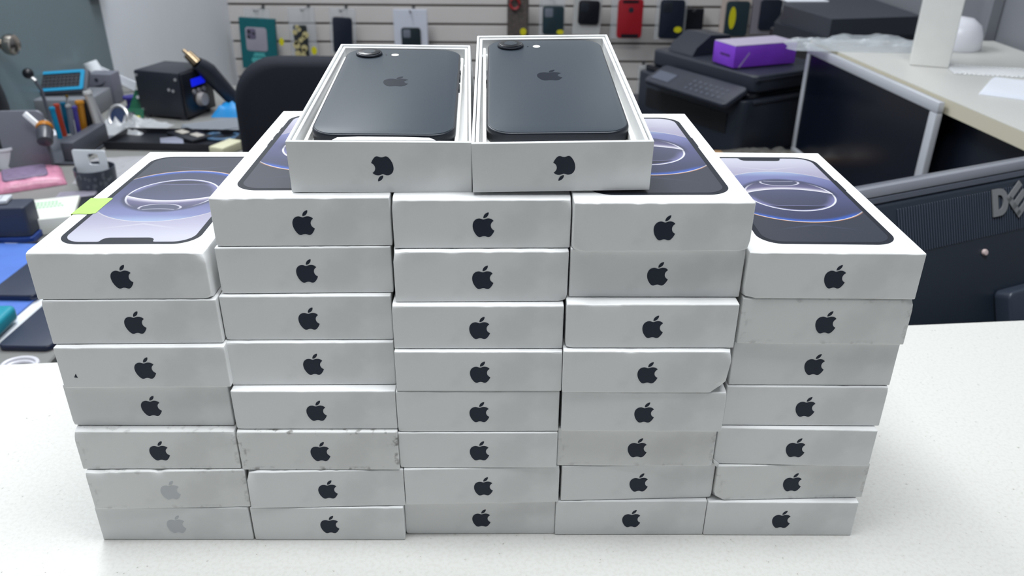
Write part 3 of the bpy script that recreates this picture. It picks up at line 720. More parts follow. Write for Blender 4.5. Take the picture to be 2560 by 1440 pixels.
# ------------------------------------------------------------------ phone-case packs hanging on the slat wall
M_CLR = mat('clear_pack_plastic', (200, 205, 210), .1, spec=.8, alpha=.30)
M_YEL = mat('yellow_price_sticker', (196, 190, 20), .5)
M_HOOK = mat('grey_metal_hook', (110, 110, 114), .4, .8)
GRP = 'phone case packs hanging on the slat wall'
def snap(z):      # nearest groove above z
    k = math.ceil((z-g0)/SP); return g0+k*SP
def pack(label, x0, x1, yt, ybm, body, case=None, stick=(), tilt=0, top=None, Y=3.60, dep=.022, extra=None, frame=None):
    """pixel extents give the real size at the hanging distance Y"""
    xc = (x0+x1)/2
    A = at_y(xc, yt, Y); Bq = at_y(xc, ybm, Y); L = at_y(x0, (yt+ybm)/2, Y); R = at_y(x1, (yt+ybm)/2, Y)
    w_ = R.x-L.x; h_ = A.z-Bq.z; cxx = (A.x+Bq.x)/2
    t = thing('phone_case_pack', label, 'phone case', M=Matrix.Translation((cxx, Y, Bq.z)) @ Matrix.Rotation(tilt, 4, 'Y'), group=GRP)
    def U(px_, py_): q = at_y(px_, py_, Y); return (q.x-cxx), (q.z-Bq.z)
    if body == 'clear': part('clear_shell', lambda b: box(b, -w_/2, w_/2, 0, dep, 0, h_, .002, 1), M_CLR, t)
    else: part('carton', lambda b: box(b, -w_/2, w_/2, 0, dep, 0, h_*(1 if not top else 1-top), .0015, 1), body, t)
    if top: part('clear_hanger', lambda b: (box(b, -w_*.36, w_*.36, dep*.4, dep*.55, h_*(1-top), h_, .001, 1), tube(b, [(w_*.05*math.cos(k/8*6.283)+0, dep*.3, h_*(1-top*.35)+w_*.05*math.sin(k/8*6.283)) for k in range(8)], .0015, 6, closed=True)), M_CLR, t)
    if case:
        cx0, cx1, cy0, cy1, cm = case[:5]
        (a0, b1), (a1, b0) = U(cx0, cy0), U(cx1, cy1)
        cs = part('phone_case', lambda b: rslab(b, a0, a1, b0, b1, .001, .011, (a1-a0)*.14, .002, 6, M=Matrix.Translation((0, -.0005, 0)) @ Matrix.Rotation(math.pi/2, 4, 'X')), cm, t)
        if len(case) > 5 and case[5]:
            cc = case[5]
            part('camera_cutout', lambda b: rslab(b, a0+(a1-a0)*.10, a0+(a1-a0)*.48, b1-(a1-a0)*.50, b1-(a1-a0)*.10, .0112, .0122, .005, .0005, 5, M=Matrix.Translation((0, -.0005, 0)) @ Matrix.Rotation(math.pi/2, 4, 'X')), cc, cs)
    for sx, sy, sw, sh in stick:
        u, v = U(sx, sy); k_ = w_/(x1-x0)
        part('price_sticker', lambda b: prism(b, [(u+sw*k_/2*math.cos(i/10*math.pi), v+sh*k_/2*math.sin(i/10*math.pi)) for i in range(20)], .0125, .0130, Matrix.Rotation(math.pi/2, 4, 'X')), M_YEL, t)
    if extra: extra(t, U, w_, h_)
    # the hook it hangs from
    zt_ = h_-.006
    hk = single('wall_hook', HK(label), 'hook', lambda b: (tube(b, [(0, 0, .01), (0, -.02, 0), (0, -(YB-Y)-.03, 0), (0, -(YB-Y)-.042, .012)], .0022, 8), box(b, -.006, .006, -.0015, .0015, -.006, .012)), M_HOOK, loc=(A.x, YB-.004, A.z-.008), group='wall hooks')
    return t
HKS = ['the teal carton', 'the flower pattern pack', 'the plain navy pack left of centre', 'the white framed pack', 'the pack with a red ring', 'the dark teal case with a yellow sticker', 'the white carton with a black case', 'the bright red case', 'the navy case right of the red one', 'the small black carton', 'the cream framed pack', 'the rightmost grey pack', 'the low clear pack beside the printer']
HKI = iter(HKS)
def HK(label): return 'grey wall hook holding '+next(HKI)
def dk(n, c): return mat(n, c, .4, nz=.1, nscale=30)
M_NAVY = dk('navy_phone_case', (22, 30, 46)); M_TEALD = dk('dark_teal_phone_case', (34, 52, 60)); M_BLK = dk('black_phone_case', (14, 17, 26))
M_GRYC = mat('pale_camera_panel', (110, 116, 128), .4); M_CAM = mat('dark_camera_panel', (40, 44, 52), .3)
def teal_extra(t, U, w_, h_):
    (a0, b1), (a1, b0) = U(607, 68), U(668, 128)
    win = part('window_print', lambda b: rslab(b, a0, a1, b0, b1, .0003, .0010, .012, .0002, 6, M=Matrix.Rotation(math.pi/2, 4, 'X')), mat('grey_pack_window', (150, 148, 160), .4), t)
    part('camera_print', lambda b: rslab(b, a0+.006, a0+.045, b1-.050, b1-.006, .0011, .0018, .008, .0002, 6, M=Matrix.Rotation(math.pi/2, 4, 'X')), mat('mauve_camera_print', (98, 92, 116), .4), win)
    for px_, py_, r_ in ((618, 80, .008), (630, 84, .006), (618, 93, .007)):
        u, v = U(px_, py_); part('lens_print', lambda b: cyl(b, (u, -.0019, v), (u, -.0024, v), r_, n=20), M_CAM, win)
    def lines(b):
        for yy, wd in ((134, 26), (139, 30), (146, 34), (150, 38), (154, 34)):
            u, v = U(645-wd/2+2, yy); u2, _ = U(645+wd/2+2, yy); box(b, u, u2, -.0008, -.0002, v-.0022, v+.0022)
    part('text_lines', lines, mat('pale_teal_print', (90, 190, 190), .5), t)
pack('teal boxed phone case with a clear hanger, far left on the slat wall', 597, 686, 22, 172, mat('teal_carton', (0, 92, 100), .45, nz=.1), tilt=.05, top=.155, extra=teal_extra, stick=((702, 100, 12, 20),))
def flor(t, U, w_, h_):
    rnd = random.Random(4)
    def f(b):
        for i in range(13):
            px_, py_ = rnd.uniform(737, 768), 66+i*6.6
            u, v = U(px_, py_); cyl(b, (u, -.0123, v), (u, -.0130, v), rnd.uniform(.008, .016), n=9)
    part('flower_print', f, mat('pale_gold_print', (176, 166, 120), .5), t)
pack('phone case with a yellow flower pattern, second from the left on the slat wall', 725, 790, 20, 165, 'clear', (733, 777, 62, 160, dk('dark_olive_case', (38, 42, 44)), M_GRYC), ((787, 125, 14, 20),), extra=flor)
pack('plain navy phone case pack, to the left of the white framed one', 822, 886, 22, 135, 'clear', (827, 883, 42, 132, M_NAVY, None), tilt=.05)
pack('white framed pack with a dark green phone case, centre of the slat wall', 985, 1069, 24, 135, mat('frosted_white_pack', (196, 200, 212), .35), (1003, 1054, 68, 132, dk('dark_green_case', (30, 42, 48)), M_GRYC))
def redtop(t, U, w_, h_):
    u, v = U(1287, 8); part('red_ring', lambda b: tube(b, [(u+.020*math.cos(k/12*6.283), -.014, v+.022*math.sin(k/12*6.283)) for k in range(12)], .005, 8, closed=True), mat('dark_red_plastic', (150, 32, 38), .4), t)
pack('brown patterned pack with a red ring, leftmost of the right-hand cases', 1268, 1322, -14, 90, mat('dark_brown_pack', (84, 76, 74), .5, nz=.5, nscale=90), stick=((1308, 78, 16, 18),), extra=redtop)
pack('dark teal phone case with a yellow sticker at its foot', 1348, 1412, -10, 88, 'clear', (1357, 1408, 14, 86, M_TEALD, M_GRYC), ((1400, 79, 18, 12),))
pack('black phone case in a white carton, beside the red case', 1432, 1502, -16, 88, mat('white_pack_card', (176, 176, 176), .5), (1445, 1495, 0, 60, M_BLK, M_CAM), tilt=.03)
def red_extra(t, U, w_, h_):
    u, v = U(1577, 24); part('ring_mark', lambda b: cyl(b, (u, -.0120, v), (u, -.0128, v), .011, n=24), M_CAM, t)
    (a0, b1), (a1, b0) = U(1552, 84), U(1594, 93); part('black_foot', lambda b: box(b, a0, a1, -.0128, -.0120, b0, b1), M_BLK, t)
    (a0, b1), (a1, b0) = U(1557, 0), U(1596, 7); part('black_head', lambda b: box(b, a0, a1, -.0128, -.0120, b0, b1), M_BLK, t)
pack('bright red phone case in a clear pack', 1528, 1606, -18, 97, 'clear', (1546, 1602, -4, 95, mat('red_phone_case', (150, 26, 38), .4), None), extra=red_extra)
pack('navy phone case with a yellow sticker in a clear pack, right of the red one', 1640, 1716, -16, 100, 'clear', (1652, 1704, -2, 96, M_NAVY, M_CAM), ((1693, 73, 20, 15),))
def ytext(t, U, w_, h_):
    def f(b):
        for i in range(6):
            u, v = U(1716+i*5, 92); box(b, u, u+.005, -.0008, -.0002, v-.004, v+.004)
    part('yellow_text', f, M_YEL, t)
pack('small black carton with dim yellow writing along its foot', 1708, 1757, 22, 100, M_BLK, extra=ytext, Y=3.64)
pack('cream framed pack with a dark case and a tall yellow sticker', 1803, 1874, -14, 93, mat('cream_pack_card', (190, 176, 168), .5), (1817, 1864, 2, 90, M_TEALD, None), ((1829, 44, 17, 54),))
pack('grey pack with a navy phone case, rightmost on the slat wall', 1880, 1945, -16, 86, mat('mauve_grey_pack', (126, 122, 132), .5), (1903, 1945, -2, 74, M_NAVY, None))
pack('clear pack with a dark teal case and yellow dot, low beside the printer', 1592, 1642, 165, 300, 'clear', (1616, 1640, 176, 292, M_TEALD, None), ((1637, 190, 19, 21),))

# ------------------------------------------------------------------ clutter on the repair desk
def dz(px_, py_, h=0): return at_z(px_, py_, DL+h)
M_GM = mat('grey_aluminium', (126, 128, 138), .4, .5); M_GD = mat('dark_grey_plastic', (70, 73, 82), .45)
M_WH = mat('white_plastic', (222, 226, 232), .4); M_PAPER = mat('white_paper', (228, 232, 240), .6)
M_CHR = mat('chrome_tool', (214, 214, 216), .3, .8)
# hot air station
Pn = dz(465, 303); ya = math.radians(-16)
st = thing('hot_air_station', 'black hot air soldering station with a blue display on the repair desk', 'soldering station', M=Matrix.Translation((Pn.x, Pn.y, DL+.0004)) @ Matrix.Rotation(ya, 4, 'Z'))
hs = at_y(465, 184, Pn.y).z-DL
M_ST = mat('black_station_case', (30, 34, 44), .42, spec=.45)
part('case', lambda b: box(b, -.132, .0, .0, .125, .006, hs, .004, 2), M_ST, st)
part('front_panel', lambda b: box(b, .0005, .008, .002, .123, .008, hs-.003, .003, 2), mat('black_front_panel', (14, 17, 26), .3), st)
part('display', lambda b: box(b, .0082, .0095, .034, .090, hs*.66, hs*.82, .0005, 1), mat('blue_display', (10, 20, 160), .2, emit=(16, 30, 210), es=.9), st)
for k in range(3): part('button', lambda b: cyl(b, (.008, .040+k*.020, hs*.55), (.012, .040+k*.020, hs*.55), .006, n=16), mat('grey_buttons', (130, 128, 132), .4), st)
part('knob', lambda b: cyl(b, (.008, .062, hs*.36), (.022, .062, hs*.36), .019, .016), mat('grey_knob', (150, 146, 146), .35), st)
part('yellow_holder', lambda b: cyl(b, (.006, .085, hs-.012), (.03, .085, hs-.012), .011, n=18), mat('yellow_ring', (206, 178, 60), .4), st)
for q in ((-.022, hs*.62), (-.034, hs*.64), (-.01, hs*.86), (-.125, .02), (-.125, hs-.012)): part('screw', lambda b: cyl(b, (q[0], .0, q[1]), (q[0], -.0015, q[1]), .004, n=12), M_CHR, st)
for q in ((-.12, .012), (-.012, .012), (-.12, .112), (-.012, .112)): part('foot', lambda b: cyl(b, (q[0], q[1], 0), (q[0], q[1], .0065), .007, n=12), M_GD, st)
tY = Pn.y+.06
g1, g2, g3, g4 = at_y(458, 124, tY), at_y(492, 158, tY), at_y(520, 178, tY+.02), at_y(596, 262, tY+.06)
gun = thing('hot_air_gun', 'hot air gun with a brass-coloured nozzle resting above the black station', 'tool', loc=g1)
def rel(p): return Vector(p)-g1
part('nozzle', lambda b: (cyl(b, (0, 0, 0), rel(g1.lerp(g2, .35)), .0045, .006), cyl(b, rel(g1.lerp(g2, .3)), rel(g2), .012, .014)), mat('brass_nozzle', (176, 156, 128), .25, 1), gun)
part('handle', lambda b: tube(b, [rel(g2), rel(g2.lerp(g3, .5)), rel(g3), rel(g3.lerp(g4, .5)), rel(g4)], [.017, .021, .023, .021, .019], 16), M_ST, gun)
part('hose', lambda b: tube(b, [rel(g4), rel(g4)+Vector((.05, .02, -.03)), rel(g4)+Vector((.10, .05, -.10)), Vector((rel(g4).x+.12, rel(g4).y+.11, DL-g1.z+.016))], .012, 12), M_BLK, gun)
# tool organiser and what stands in it
def upright(name, label, cat, x0, x1, yt, ybm, Y, m, cap=None, lean=0, group=None):
    A = at_y((x0+x1)/2+lean, yt, Y); Bq = at_y((x0+x1)/2, ybm, Y); r = (at_y(x1, ybm, Y)-at_y(x0, ybm, Y)).x/2
    t = thing(name, label, cat, loc=Bq, group=group); d = A-Bq
    part('shaft', lambda b: cyl(b, (0, 0, 0), d*.93, r, r, 18), m, t)
    part('cap', lambda b: (cyl(b, d*.93, d, r*1.25, r*1.1, 18), ), cap or m, t)
    return t
CY = 1.80
G = 'screwdrivers standing in the tool organiser'
upright('screwdriver', 'light blue screwdriver, leftmost in the tool organiser', 'screwdriver', 145, 157, 268, 346, CY-.02, mat('cyan_anodised', (20, 140, 184), .3, .3), lean=-22, group=G)
upright('screwdriver', 'orange red screwdriver next to the light blue one', 'screwdriver', 156, 168, 260, 340, CY, mat('orange_anodised', (176, 66, 46), .3, .3), lean=-22, group=G)
upright('screwdriver', 'deep teal screwdriver behind the orange red one', 'screwdriver', 165, 176, 256, 334, CY+.03, mat('teal_anodised', (10, 96, 130), .3, .3), lean=-14, group=G)
upright('screwdriver', 'clear grey screwdriver in the middle of the tool organiser', 'screwdriver', 178, 190, 262, 336, CY-.01, mat('smoky_clear', (100, 106, 120), .2), M_CHR, lean=-14, group=G)
upright('screwdriver', 'violet screwdriver next to the gold one', 'screwdriver', 192, 203, 266, 332, CY+.01, mat('violet_anodised', (74, 66, 150), .3, .3), lean=-12, group=G)
upright('screwdriver', 'thick gold screwdriver in the tool organiser', 'screwdriver', 201, 219, 252, 328, CY+.03, mat('gold_anodised', (190, 128, 36), .3, .4), lean=-12, group=G)
upright('screwdriver', 'black screwdriver at the right of the gold one', 'screwdriver', 219, 234, 250, 318, CY+.05, M_BLK, lean=-16, group=G)
upright('brass_pen', 'slim brass-topped tool behind the screwdrivers', 'tool', 168, 174, 238, 300, CY+.10, M_CHR, mat('brass_cap', (210, 166, 40), .25, 1), lean=-4)
upright('silver_tool', 'thick silver tool leaning behind the black screwdriver', 'tool', 236, 254, 228, 316, CY+.05, mat('pale_steel', (206, 206, 206), .35, .5), lean=-28)
upright('silver_tool', 'thin silver tool leaning beside the thick silver one', 'tool', 256, 264, 222, 312, CY+.09, mat('satin_steel', (176, 176, 180), .4, .5), lean=-40)
# organiser: grey stand of bent sheet
o1 = dz(190, 352); 
org = thing('tool_organiser', 'grey tool organiser holding the coloured screwdrivers', 'organiser', loc=(o1.x, CY-.10, DL+.0004))
part('base', lambda b: box(b, -.062, .09, -.02, .19, 0, .006, .002, 2), M_GD, org)
part('front_plate', lambda b: rslab(b, -.065, .03, 0, .036, -.003, .003, .008, .001, 5, M=Matrix.Translation((0, -.025, .0)) @ Matrix.Rotation(math.pi/2, 4, 'X')), M_GM, org)
part('side_wall', lambda b: box(b, .060, .088, -.01, .15, .0065, .048, .003, 2), M_GD, org)
# laptop lid like panel standing left
q = at_y(95, 400, 1.64)
pl = single('metal_panel', 'grey rounded metal panel standing upright at the left of the desk', 'panel', lambda b: rslab(b, -.050, .046, 0, at_y(90, 286, 1.64).z-DL, -.004, .004, .014, .0015, 8, M=Matrix.Rotation(math.pi/2-.06, 4, 'X')), M_GM, loc=(q.x-.028, 1.66, DL+.001), rz=.10)
a0, a1 = at_y(56, 297, 1.62), at_y(76, 318, 1.62)
single('white_strip', 'short bright white strip clipped on the grey metal panel', 'clip', lambda b: box(b, -.019, .019, -.003, .003, -.006, .006, .002, 2), mat('bright_white_plastic', (250, 252, 255), .3), M=Matrix.Translation((a0+a1)/2+Vector((0, .022, 0))) @ Matrix.Rotation(.85, 4, 'Y'))
q = at_y(112, 338, 1.60)
mg = thing('inspection_loupe', 'dark loupe with an orange ring in front of the grey metal panel', 'loupe', M=Matrix.Translation(Vector((at_y(112, 336, 1.63).x, 1.63, at_y(112, 336, 1.63).z))) @ Matrix.Rotation(-.5, 4, 'Y') @ Matrix.Rotation(-.9, 4, 'X') @ Matrix.Scale(.75, 4))
part('barrel', lambda b: lathe(b, [(.014, -.03), (.020, -.026), (.022, .01), (.018, .02)]), mat('dark_loupe', (56, 58, 66), .3), mg)
part('orange_ring', lambda b: lathe(b, [(.020, .0205), (.022, .026), (.019, .034)]), mat('amber_ring', (176, 112, 30), .3), mg)
part('glass', lambda b: ball(b, (0, 0, .034), .016, (1, 1, .5)), mat('loupe_glass', (150, 150, 146), .1), mg)
mgi = mg.matrix_world.inverted(); mgo = mg.matrix_world.translation
part('stand', lambda b: (tube(b, [mgi @ Vector((mgo.x, mgo.y, DL+.003)), mgi @ Vector((mgo.x, mgo.y, mgo.z-.012))], .003), cyl(b, mgi @ Vector((mgo.x, mgo.y, DL+.0006)), mgi @ Vector((mgo.x, mgo.y, DL+.004)), .016)), M_GD, mg)
# blue-rimmed keypad, grey boxes behind
q = dz(150, 292)
gb = single('grey_case', 'grey case behind the screwdrivers, under the blue framed keypad', 'case', lambda b: box(b, -.095, .075, 0, .14, 0, .050, .004, 2), mat('grey_case_plastic', (116, 119, 126), .45), loc=(at_y(150, 260, 2.05).x, 2.05, DL+.0004), rz=.05)
cxk = at_y(158, 209, 2.12)
kp = thing('framed_keypad', 'dark keypad with a bright blue frame, tilted on the grey case', 'keypad', M=Matrix.Translation((cxk.x+.003, 2.085, DL+.0610)) @ Matrix.Rotation(.05, 4, 'Z') @ Matrix.Rotation(-.06, 4, 'Y') @ Matrix.Rotation(.80, 4, 'X'))
kw, kh = .062, .062
part('back_plate', lambda b: rslab(b, -kw-.010, kw+.008, 0, kh+.004, -.012, -.0005, .006, .001, 5), M_GD, kp)
def kf(b):
    o = rrect(-kw, kw, .004, kh, .005, 5); i = rrect(-kw+.009, kw-.009, .012, kh-.008, .003, 5); t = bmesh.new()
    vo = [[t.verts.new((*p_, z_)) for p_ in o] for z_ in (0, .004)]; vi = [[t.verts.new((*p_, z_)) for p_ in i] for z_ in (0, .004)]; n = len(o)
    for k in range(n):
        j = (k+1) % n
        t.faces.new((vo[1][k], vo[1][j], vi[1][j], vi[1][k])); t.faces.new((vo[0][k], vo[0][j], vo[1][j], vo[1][k])); t.faces.new((vi[0][j], vi[0][k], vi[1][k], vi[1][j]))
    bmesh.ops.recalc_face_normals(t, faces=t.faces); add_bm(b, t)
part('blue_frame', kf, mat('bright_blue_plastic', (30, 140, 184), .35), kp)
def keys(b):
    for i in range(10):
        for j in range(4): box(b, -.050+i*.0102, -.042+i*.0102, .015+j*.0098, .0225+j*.0098, .0002, .002, .0004, 1)
part('keys', keys, mat('dark_keys', (44, 46, 52), .4), kp)
q = at_y(250, 208, 2.20)
gb2 = thing('grey_parcel', 'grey parcel with a dark curved mark, right of the blue framed keypad', 'parcel', loc=(q.x, 2.20, DL+.0004), rz=-.03)
zt2 = at_y(250, 186, 2.20).z-DL
part('carton', lambda b: box(b, -.034, .034, 0, .05, 0, zt2, .003, 2), mat('grey_card', (104, 106, 118), .5), gb2)
def swoosh(b):
    P = [(-.016+.034*k/10, (-.009*math.sin(math.pi*k/10)+.014*k/10)) for k in range(11)]; P2 = [(x_+.001, z_+.006*math.sin(math.pi*k/10)) for k, (x_, z_) in enumerate(P)]
    prism(b, P+P2[::-1][1:-1], .0002, .0008, Matrix.Translation((0, 0, zt2*.62)) @ Matrix.Rotation(math.pi/2, 4, 'X')); cyl(b, (-.008, -.0002, zt2*.62+.016), (-.008, -.0009, zt2*.62+.016), .005, n=14)
part('curved_mark', swoosh, mat('dark_print', (44, 46, 58), .5), gb2)
# lamp arm / white cylinder with ribbed tube
q = at_y(232, 170, 2.30)
lm = thing('desk_lamp', 'white desk lamp head with a ribbed white arm, against the left wall', 'lamp', loc=(q.x, 2.30, DL+.0004))
zz = q.z-DL
e1 = at_y(248, 168, 2.30)-Vector((q.x, 2.30, DL)); e2 = at_y(348, 212, 2.36)-Vector((q.x, 2.30, DL))
part('base', lambda b: lathe(b, [(.045, 0), (.045, .012), (.01, .018), (.0001, .018)], (.13, .10, 0)), M_WH, lm)
part('pole', lambda b: tube(b, [(.13, .10, .016), (.13, .09, .06), e2], .006), M_CHR, lm)
part('head', lambda b: cyl(b, (-.005, 0, zz+.016), (.006, .0, zz-.018), .019, .022), M_WH, lm)
def rib(b):
    for k in range(4):
        o_ = Vector((0, 0, -.0085*k)); tube(b, [e1+o_+Vector((.004*k, 0, 0)), e2+o_], .0036, 8)
part('ribbed_arm', rib, mat('white_ribs', (206, 210, 218), .4), lm)
# black knob on stem
q = at_y(70, 184, 1.95)
kb = thing('gooseneck_microphone', 'small black ball on a thin stem at the far left of the desk', 'microphone', loc=(q.x, 1.95, DL+.0004))
zz = q.z-DL
part('ball_head', lambda b: ball(b, (0, 0, zz), .0125), M_BLK, kb)
part('collar', lambda b: cyl(b, (.006, 0, zz-.010), (.014, 0, zz-.018), .005), M_CHR, kb)
part('stem', lambda b: tube(b, [(.012, 0, zz-.016), (.022, .0, zz-.04), (.026, .0, 0)], .004), M_GD, kb)
single('black_bag', 'black bag hanging in at the far left edge, beside the door', 'bag', lambda b: ball(b, (0, 0, .10), .10, (.22, .6, 1), 24), M_BLK, loc=(at_y(-34, 240, 1.74).x, 1.74, DL+.0004))
single('white_lump', 'small white crumpled wipe behind the grey metal panel', 'wipe', crumple(.07, .05, .04, 14, 12, 8), M_PAPER, loc=(at_y(80, 265, 1.90).x, 1.90, DL+.0004), smooth=60)
# indigo clip, green boards
q = at_y(300, 220, 2.12); single('indigo_clip', 'small indigo plastic spool in front of the ribbed lamp arm', 'spool', lambda b: (cyl(b, (0, 0, 0), (0, 0, .006), .020), cyl(b, (0, 0, .006), (0, 0, .028), .013), cyl(b, (0, 0, .028), (0, 0, .034), .020)), mat('indigo_plastic', (40, 32, 120), .4), loc=(q.x+.004, 2.16, DL+.0004))
M_GRN = mat('green_circuit_board', (14, 84, 60), .4, nz=.2, nscale=200)
def board(label, M, w_, h_, seed):
    t = thing('circuit_board', label, 'circuit board', M=M, group='green circuit boards')
    part('board', lambda b: box(b, -w_/2, w_/2, -.001, .001, 0, h_, .0004, 1), M_GRN, t)
    rnd = random.Random(seed)
    for k in range(7):
        u, v, r_ = rnd.uniform(-w_*.4, w_*.4), rnd.uniform(.15, .85)*h_, rnd.uniform(.004, .009)
        if k % 2: part('capacitor', lambda b: cyl(b, (u, -.001, v), (u, -.010, v), r_*.7, n=14), M_CHR, t)
        else: part('connector', lambda b: box(b, u-r_, u+r_, -.007, -.001, v-r_*.6, v+r_*.6, .0006, 1), mat('yellow_connector', (190, 186, 96), .4) if k % 4 == 0 else M_GD, t)
q = at_y(330, 250, 2.08)
board('green circuit board leaning left of the black station', Matrix.Translation((q.x, 2.10, DL+.001)) @ Matrix.Rotation(-.35, 4, 'X') @ Matrix.Rotation(.35, 4, 'Y'), .055, .085, 1)
q = at_y(340, 280, 2.0)
board('green circuit board low in front, touching the black station', Matrix.Translation((q.x-.012, 1.985, DL+.001)) @ Matrix.Rotation(-.5, 4, 'X'), .06, .045, 3)
# loupe with blue centre
q = at_y(283, 278, 1.95)
lp = thing('magnifier', 'silver rimmed magnifier with a dark blue centre, right of the silver tools', 'magnifier', M=Matrix.Translation((q.x, 1.97, DL+.030)) @ Matrix.Rotation(1.2, 4, 'X'))
part('rim', lambda b: tube(b, [(.023*math.cos(k/20*6.283), .027*math.sin(k/20*6.283), 0) for k in range(20)], .0045, 8, closed=True), M_CHR, lp)
part('glass', lambda b: cyl(b, (0, 0, -.001), (0, 0, .001), .022), mat('dark_blue_glass', (36, 52, 84), .15), lp)
# papers, roll, phones being repaired
single('crumpled_sheet', 'crumpled white plastic sheet in front of the black station', 'sheet', crumple(.17, .13, .03, 22, 18, 12), mat('greyish_white_sheet', (160, 162, 166), .4), loc=(dz(325, 322).x, dz(325, 322).y, DL+.0004), rz=-.3, smooth=50)
q = dz(290, 335); single('tape_roll', 'small white roll of tape at the left of the crumpled sheet', 'tape', lambda b: lathe(b, [(.010, 0), (.019, 0), (.019, .022), (.010, .022)]), M_WH, loc=(q.x-.015, q.y-.06, DL+.0004))
tr = single('black_tray', 'black tray full of phone parts in front of the black station', 'tray', lambda b: (box(b, -.15, .14, -.05, .07, 0, .006, .002, 1), [box(b, x_, x_+.003, -.05, .07, .006, .018) for x_ in (-.15, .137)], [box(b, -.147, .137, y_, y_+.003, .006, .018) for y_ in (-.05, .067)]), M_BLK, loc=(dz(445, 362).x, dz(445, 362).y, DL+.0004), rz=-.05)
tz = DL+.0076; tb = dz(445, 362)
def chip(label, px_, py_, w_, l_, h_, m, rz, name='phone_part', z=None):
    q_ = at_z(px_, py_, z or tz)
    return single(name, label, 'phone part', lambda b: box(b, -w_/2, w_/2, -l_/2, l_/2, 0, h_, .0015, 2), m, loc=(q_.x, q_.y, z or tz), rz=rz, group='phone parts on the repair desk')
dp = chip('opened dark phone with bright metal shields in the black tray', 475, 342, .055, .11, .008, mat('dark_phone_board', (30, 32, 38), .3), .9, 'opened_phone')
for (a_, b_) in ((-.004, .026), (.004, -.024)): part('metal_shield', lambda b: box(b, a_-.010, a_+.010, b_-.018, b_+.014, .008, .010, .001, 1), mat('pale_metal_shield', (214, 208, 198), .3, .4), dp)
chip('light grey sheet metal part at the near rim of the black tray', 430, 356, .05, .07, .004, mat('pale_lilac_metal', (150, 154, 172), .35, .3), .4)
single('ribbed_pad', 'grey ribbed pad lying right of the black station', 'pad', lambda b: (box(b, -.07, .07, -.05, .05, 0, .006, .002, 1), [box(b, -.066, .066, -.045+k*.012, -.039+k*.012, .006, .009, .001, 1) for k in range(8)]), mat('grey_ribbed_rubber', (124, 130, 138), .5), loc=(dz(535, 322).x, dz(535, 322).y, DL+.0004), rz=.5)
single('blue_wipe', 'bright blue crumpled wipe between the station and the chair', 'wipe', crumple(.09, .07, .030, 18, 16, 21, amp=.45, flat=.7), mat('bright_blue_cloth', (20, 130, 196), .5), loc=(dz(578, 288).x, dz(578, 288).y+.01, DL+.0004), smooth=50)
def coil(b):
    for k in range(4):
        tube(b, [((.030+.004*k)*math.cos(i/24*6.283), (.024+.003*k)*math.sin(i/24*6.283), .004+.006*(k % 2)) for i in range(24)], .0026, 6, closed=True)
single('cable_coil', 'loose coil of grey and blue cable beside the chair', 'cable', coil, mat('blue_grey_cable', (70, 100, 130), .4), loc=(dz(560, 350).x, dz(560, 350).y, DL+.0004))
single('cream_block', 'pale cream block at the near end of the cable coil', 'block', lambda b: box(b, -.02, .02, -.04, .03, 0, .02, .003, 2), mat('cream_plastic', (196, 194, 166), .5), loc=(dz(572, 378).x, dz(572, 378).y, DL+.0004), rz=-.4)
single('white_cloth', 'greyish white cloth spread behind the leftmost stack', 'cloth', crumple(.20, .17, .012, 26, 22, 17), mat('greyish_white_cloth', (150, 150, 154), .7), loc=(dz(330, 420).x, dz(330, 420).y, DL+.0004), rz=.2, smooth=60)
# speckled black cup with a white tag
q = dz(228, 490)
hc = at_y(236, 420, q.y+.03).z-DL
cup = thing('pencil_cup', 'black cup with a pale dotted pattern holding a white tag', 'cup', loc=(q.x, q.y+.035, DL+.0004))
part('cup_body', lambda b: lathe(b, [(.031, 0), (.036, .004), (.038, hc), (.036, hc), (.034, .008), (.0001, .006)], n=40), mat('dark_grey_cup', (54, 60, 72), .4), cup)
def dots(b):
    rnd = random.Random(6)
    for k in range(26):
        a_ = rnd.uniform(-2.9, -.2); z_ = rnd.uniform(.2, .92)*hc; r_ = .0362+.0018*z_/hc
        c_ = Vector((r_*math.cos(a_), r_*math.sin(a_), z_)); tube(b, [c_+Vector((-math.sin(a_)*.0022*math.cos(i/8*6.283), math.cos(a_)*.0022*math.cos(i/8*6.283),   .0026*math.sin(i/8*6.283))) for i in range(8)], .0004, 5, closed=True)
part('dot_pattern', dots, mat('pale_dots', (128, 134, 144), .4), cup)
qa = at_y(222, 430, q.y+.012); top_ = at_y(222, 377, q.y+.012)
def tagm(b):
    w2, h2 = .033, top_.z-qa.z+.006
    o = rrect(-w2, w2, 0, h2, .003, 4); i = rrect(-.003, .018, h2*.40, h2*.86, .004, 4); t = bmesh.new(); n = len(o)
    vo = [[t.verts.new((p_[0], y_, p_[1])) for p_ in o] for y_ in (0, .003)]; vi = [[t.verts.new((p_[0], y_, p_[1])) for p_ in i] for y_ in (0, .003)]
    for k in range(n):
        j = (k+1) % n
        for s_ in (0, 1): t.faces.new((vo[s_][k], vo[s_][j], vi[s_][j], vi[s_][k]))
        t.faces.new((vo[0][k], vo[0][j], vo[1][j], vo[1][k])); t.faces.new((vi[0][j], vi[0][k], vi[1][k], vi[1][j]))
    bmesh.ops.recalc_face_normals(t, faces=t.faces); add_bm(b, t)
single('white_tag', 'white plastic tag with a rounded square hole, standing in the black cup', 'tag', tagm, M_WH, loc=(q.x-.004, q.y+.034, qa.z-.012), rz=-.05)
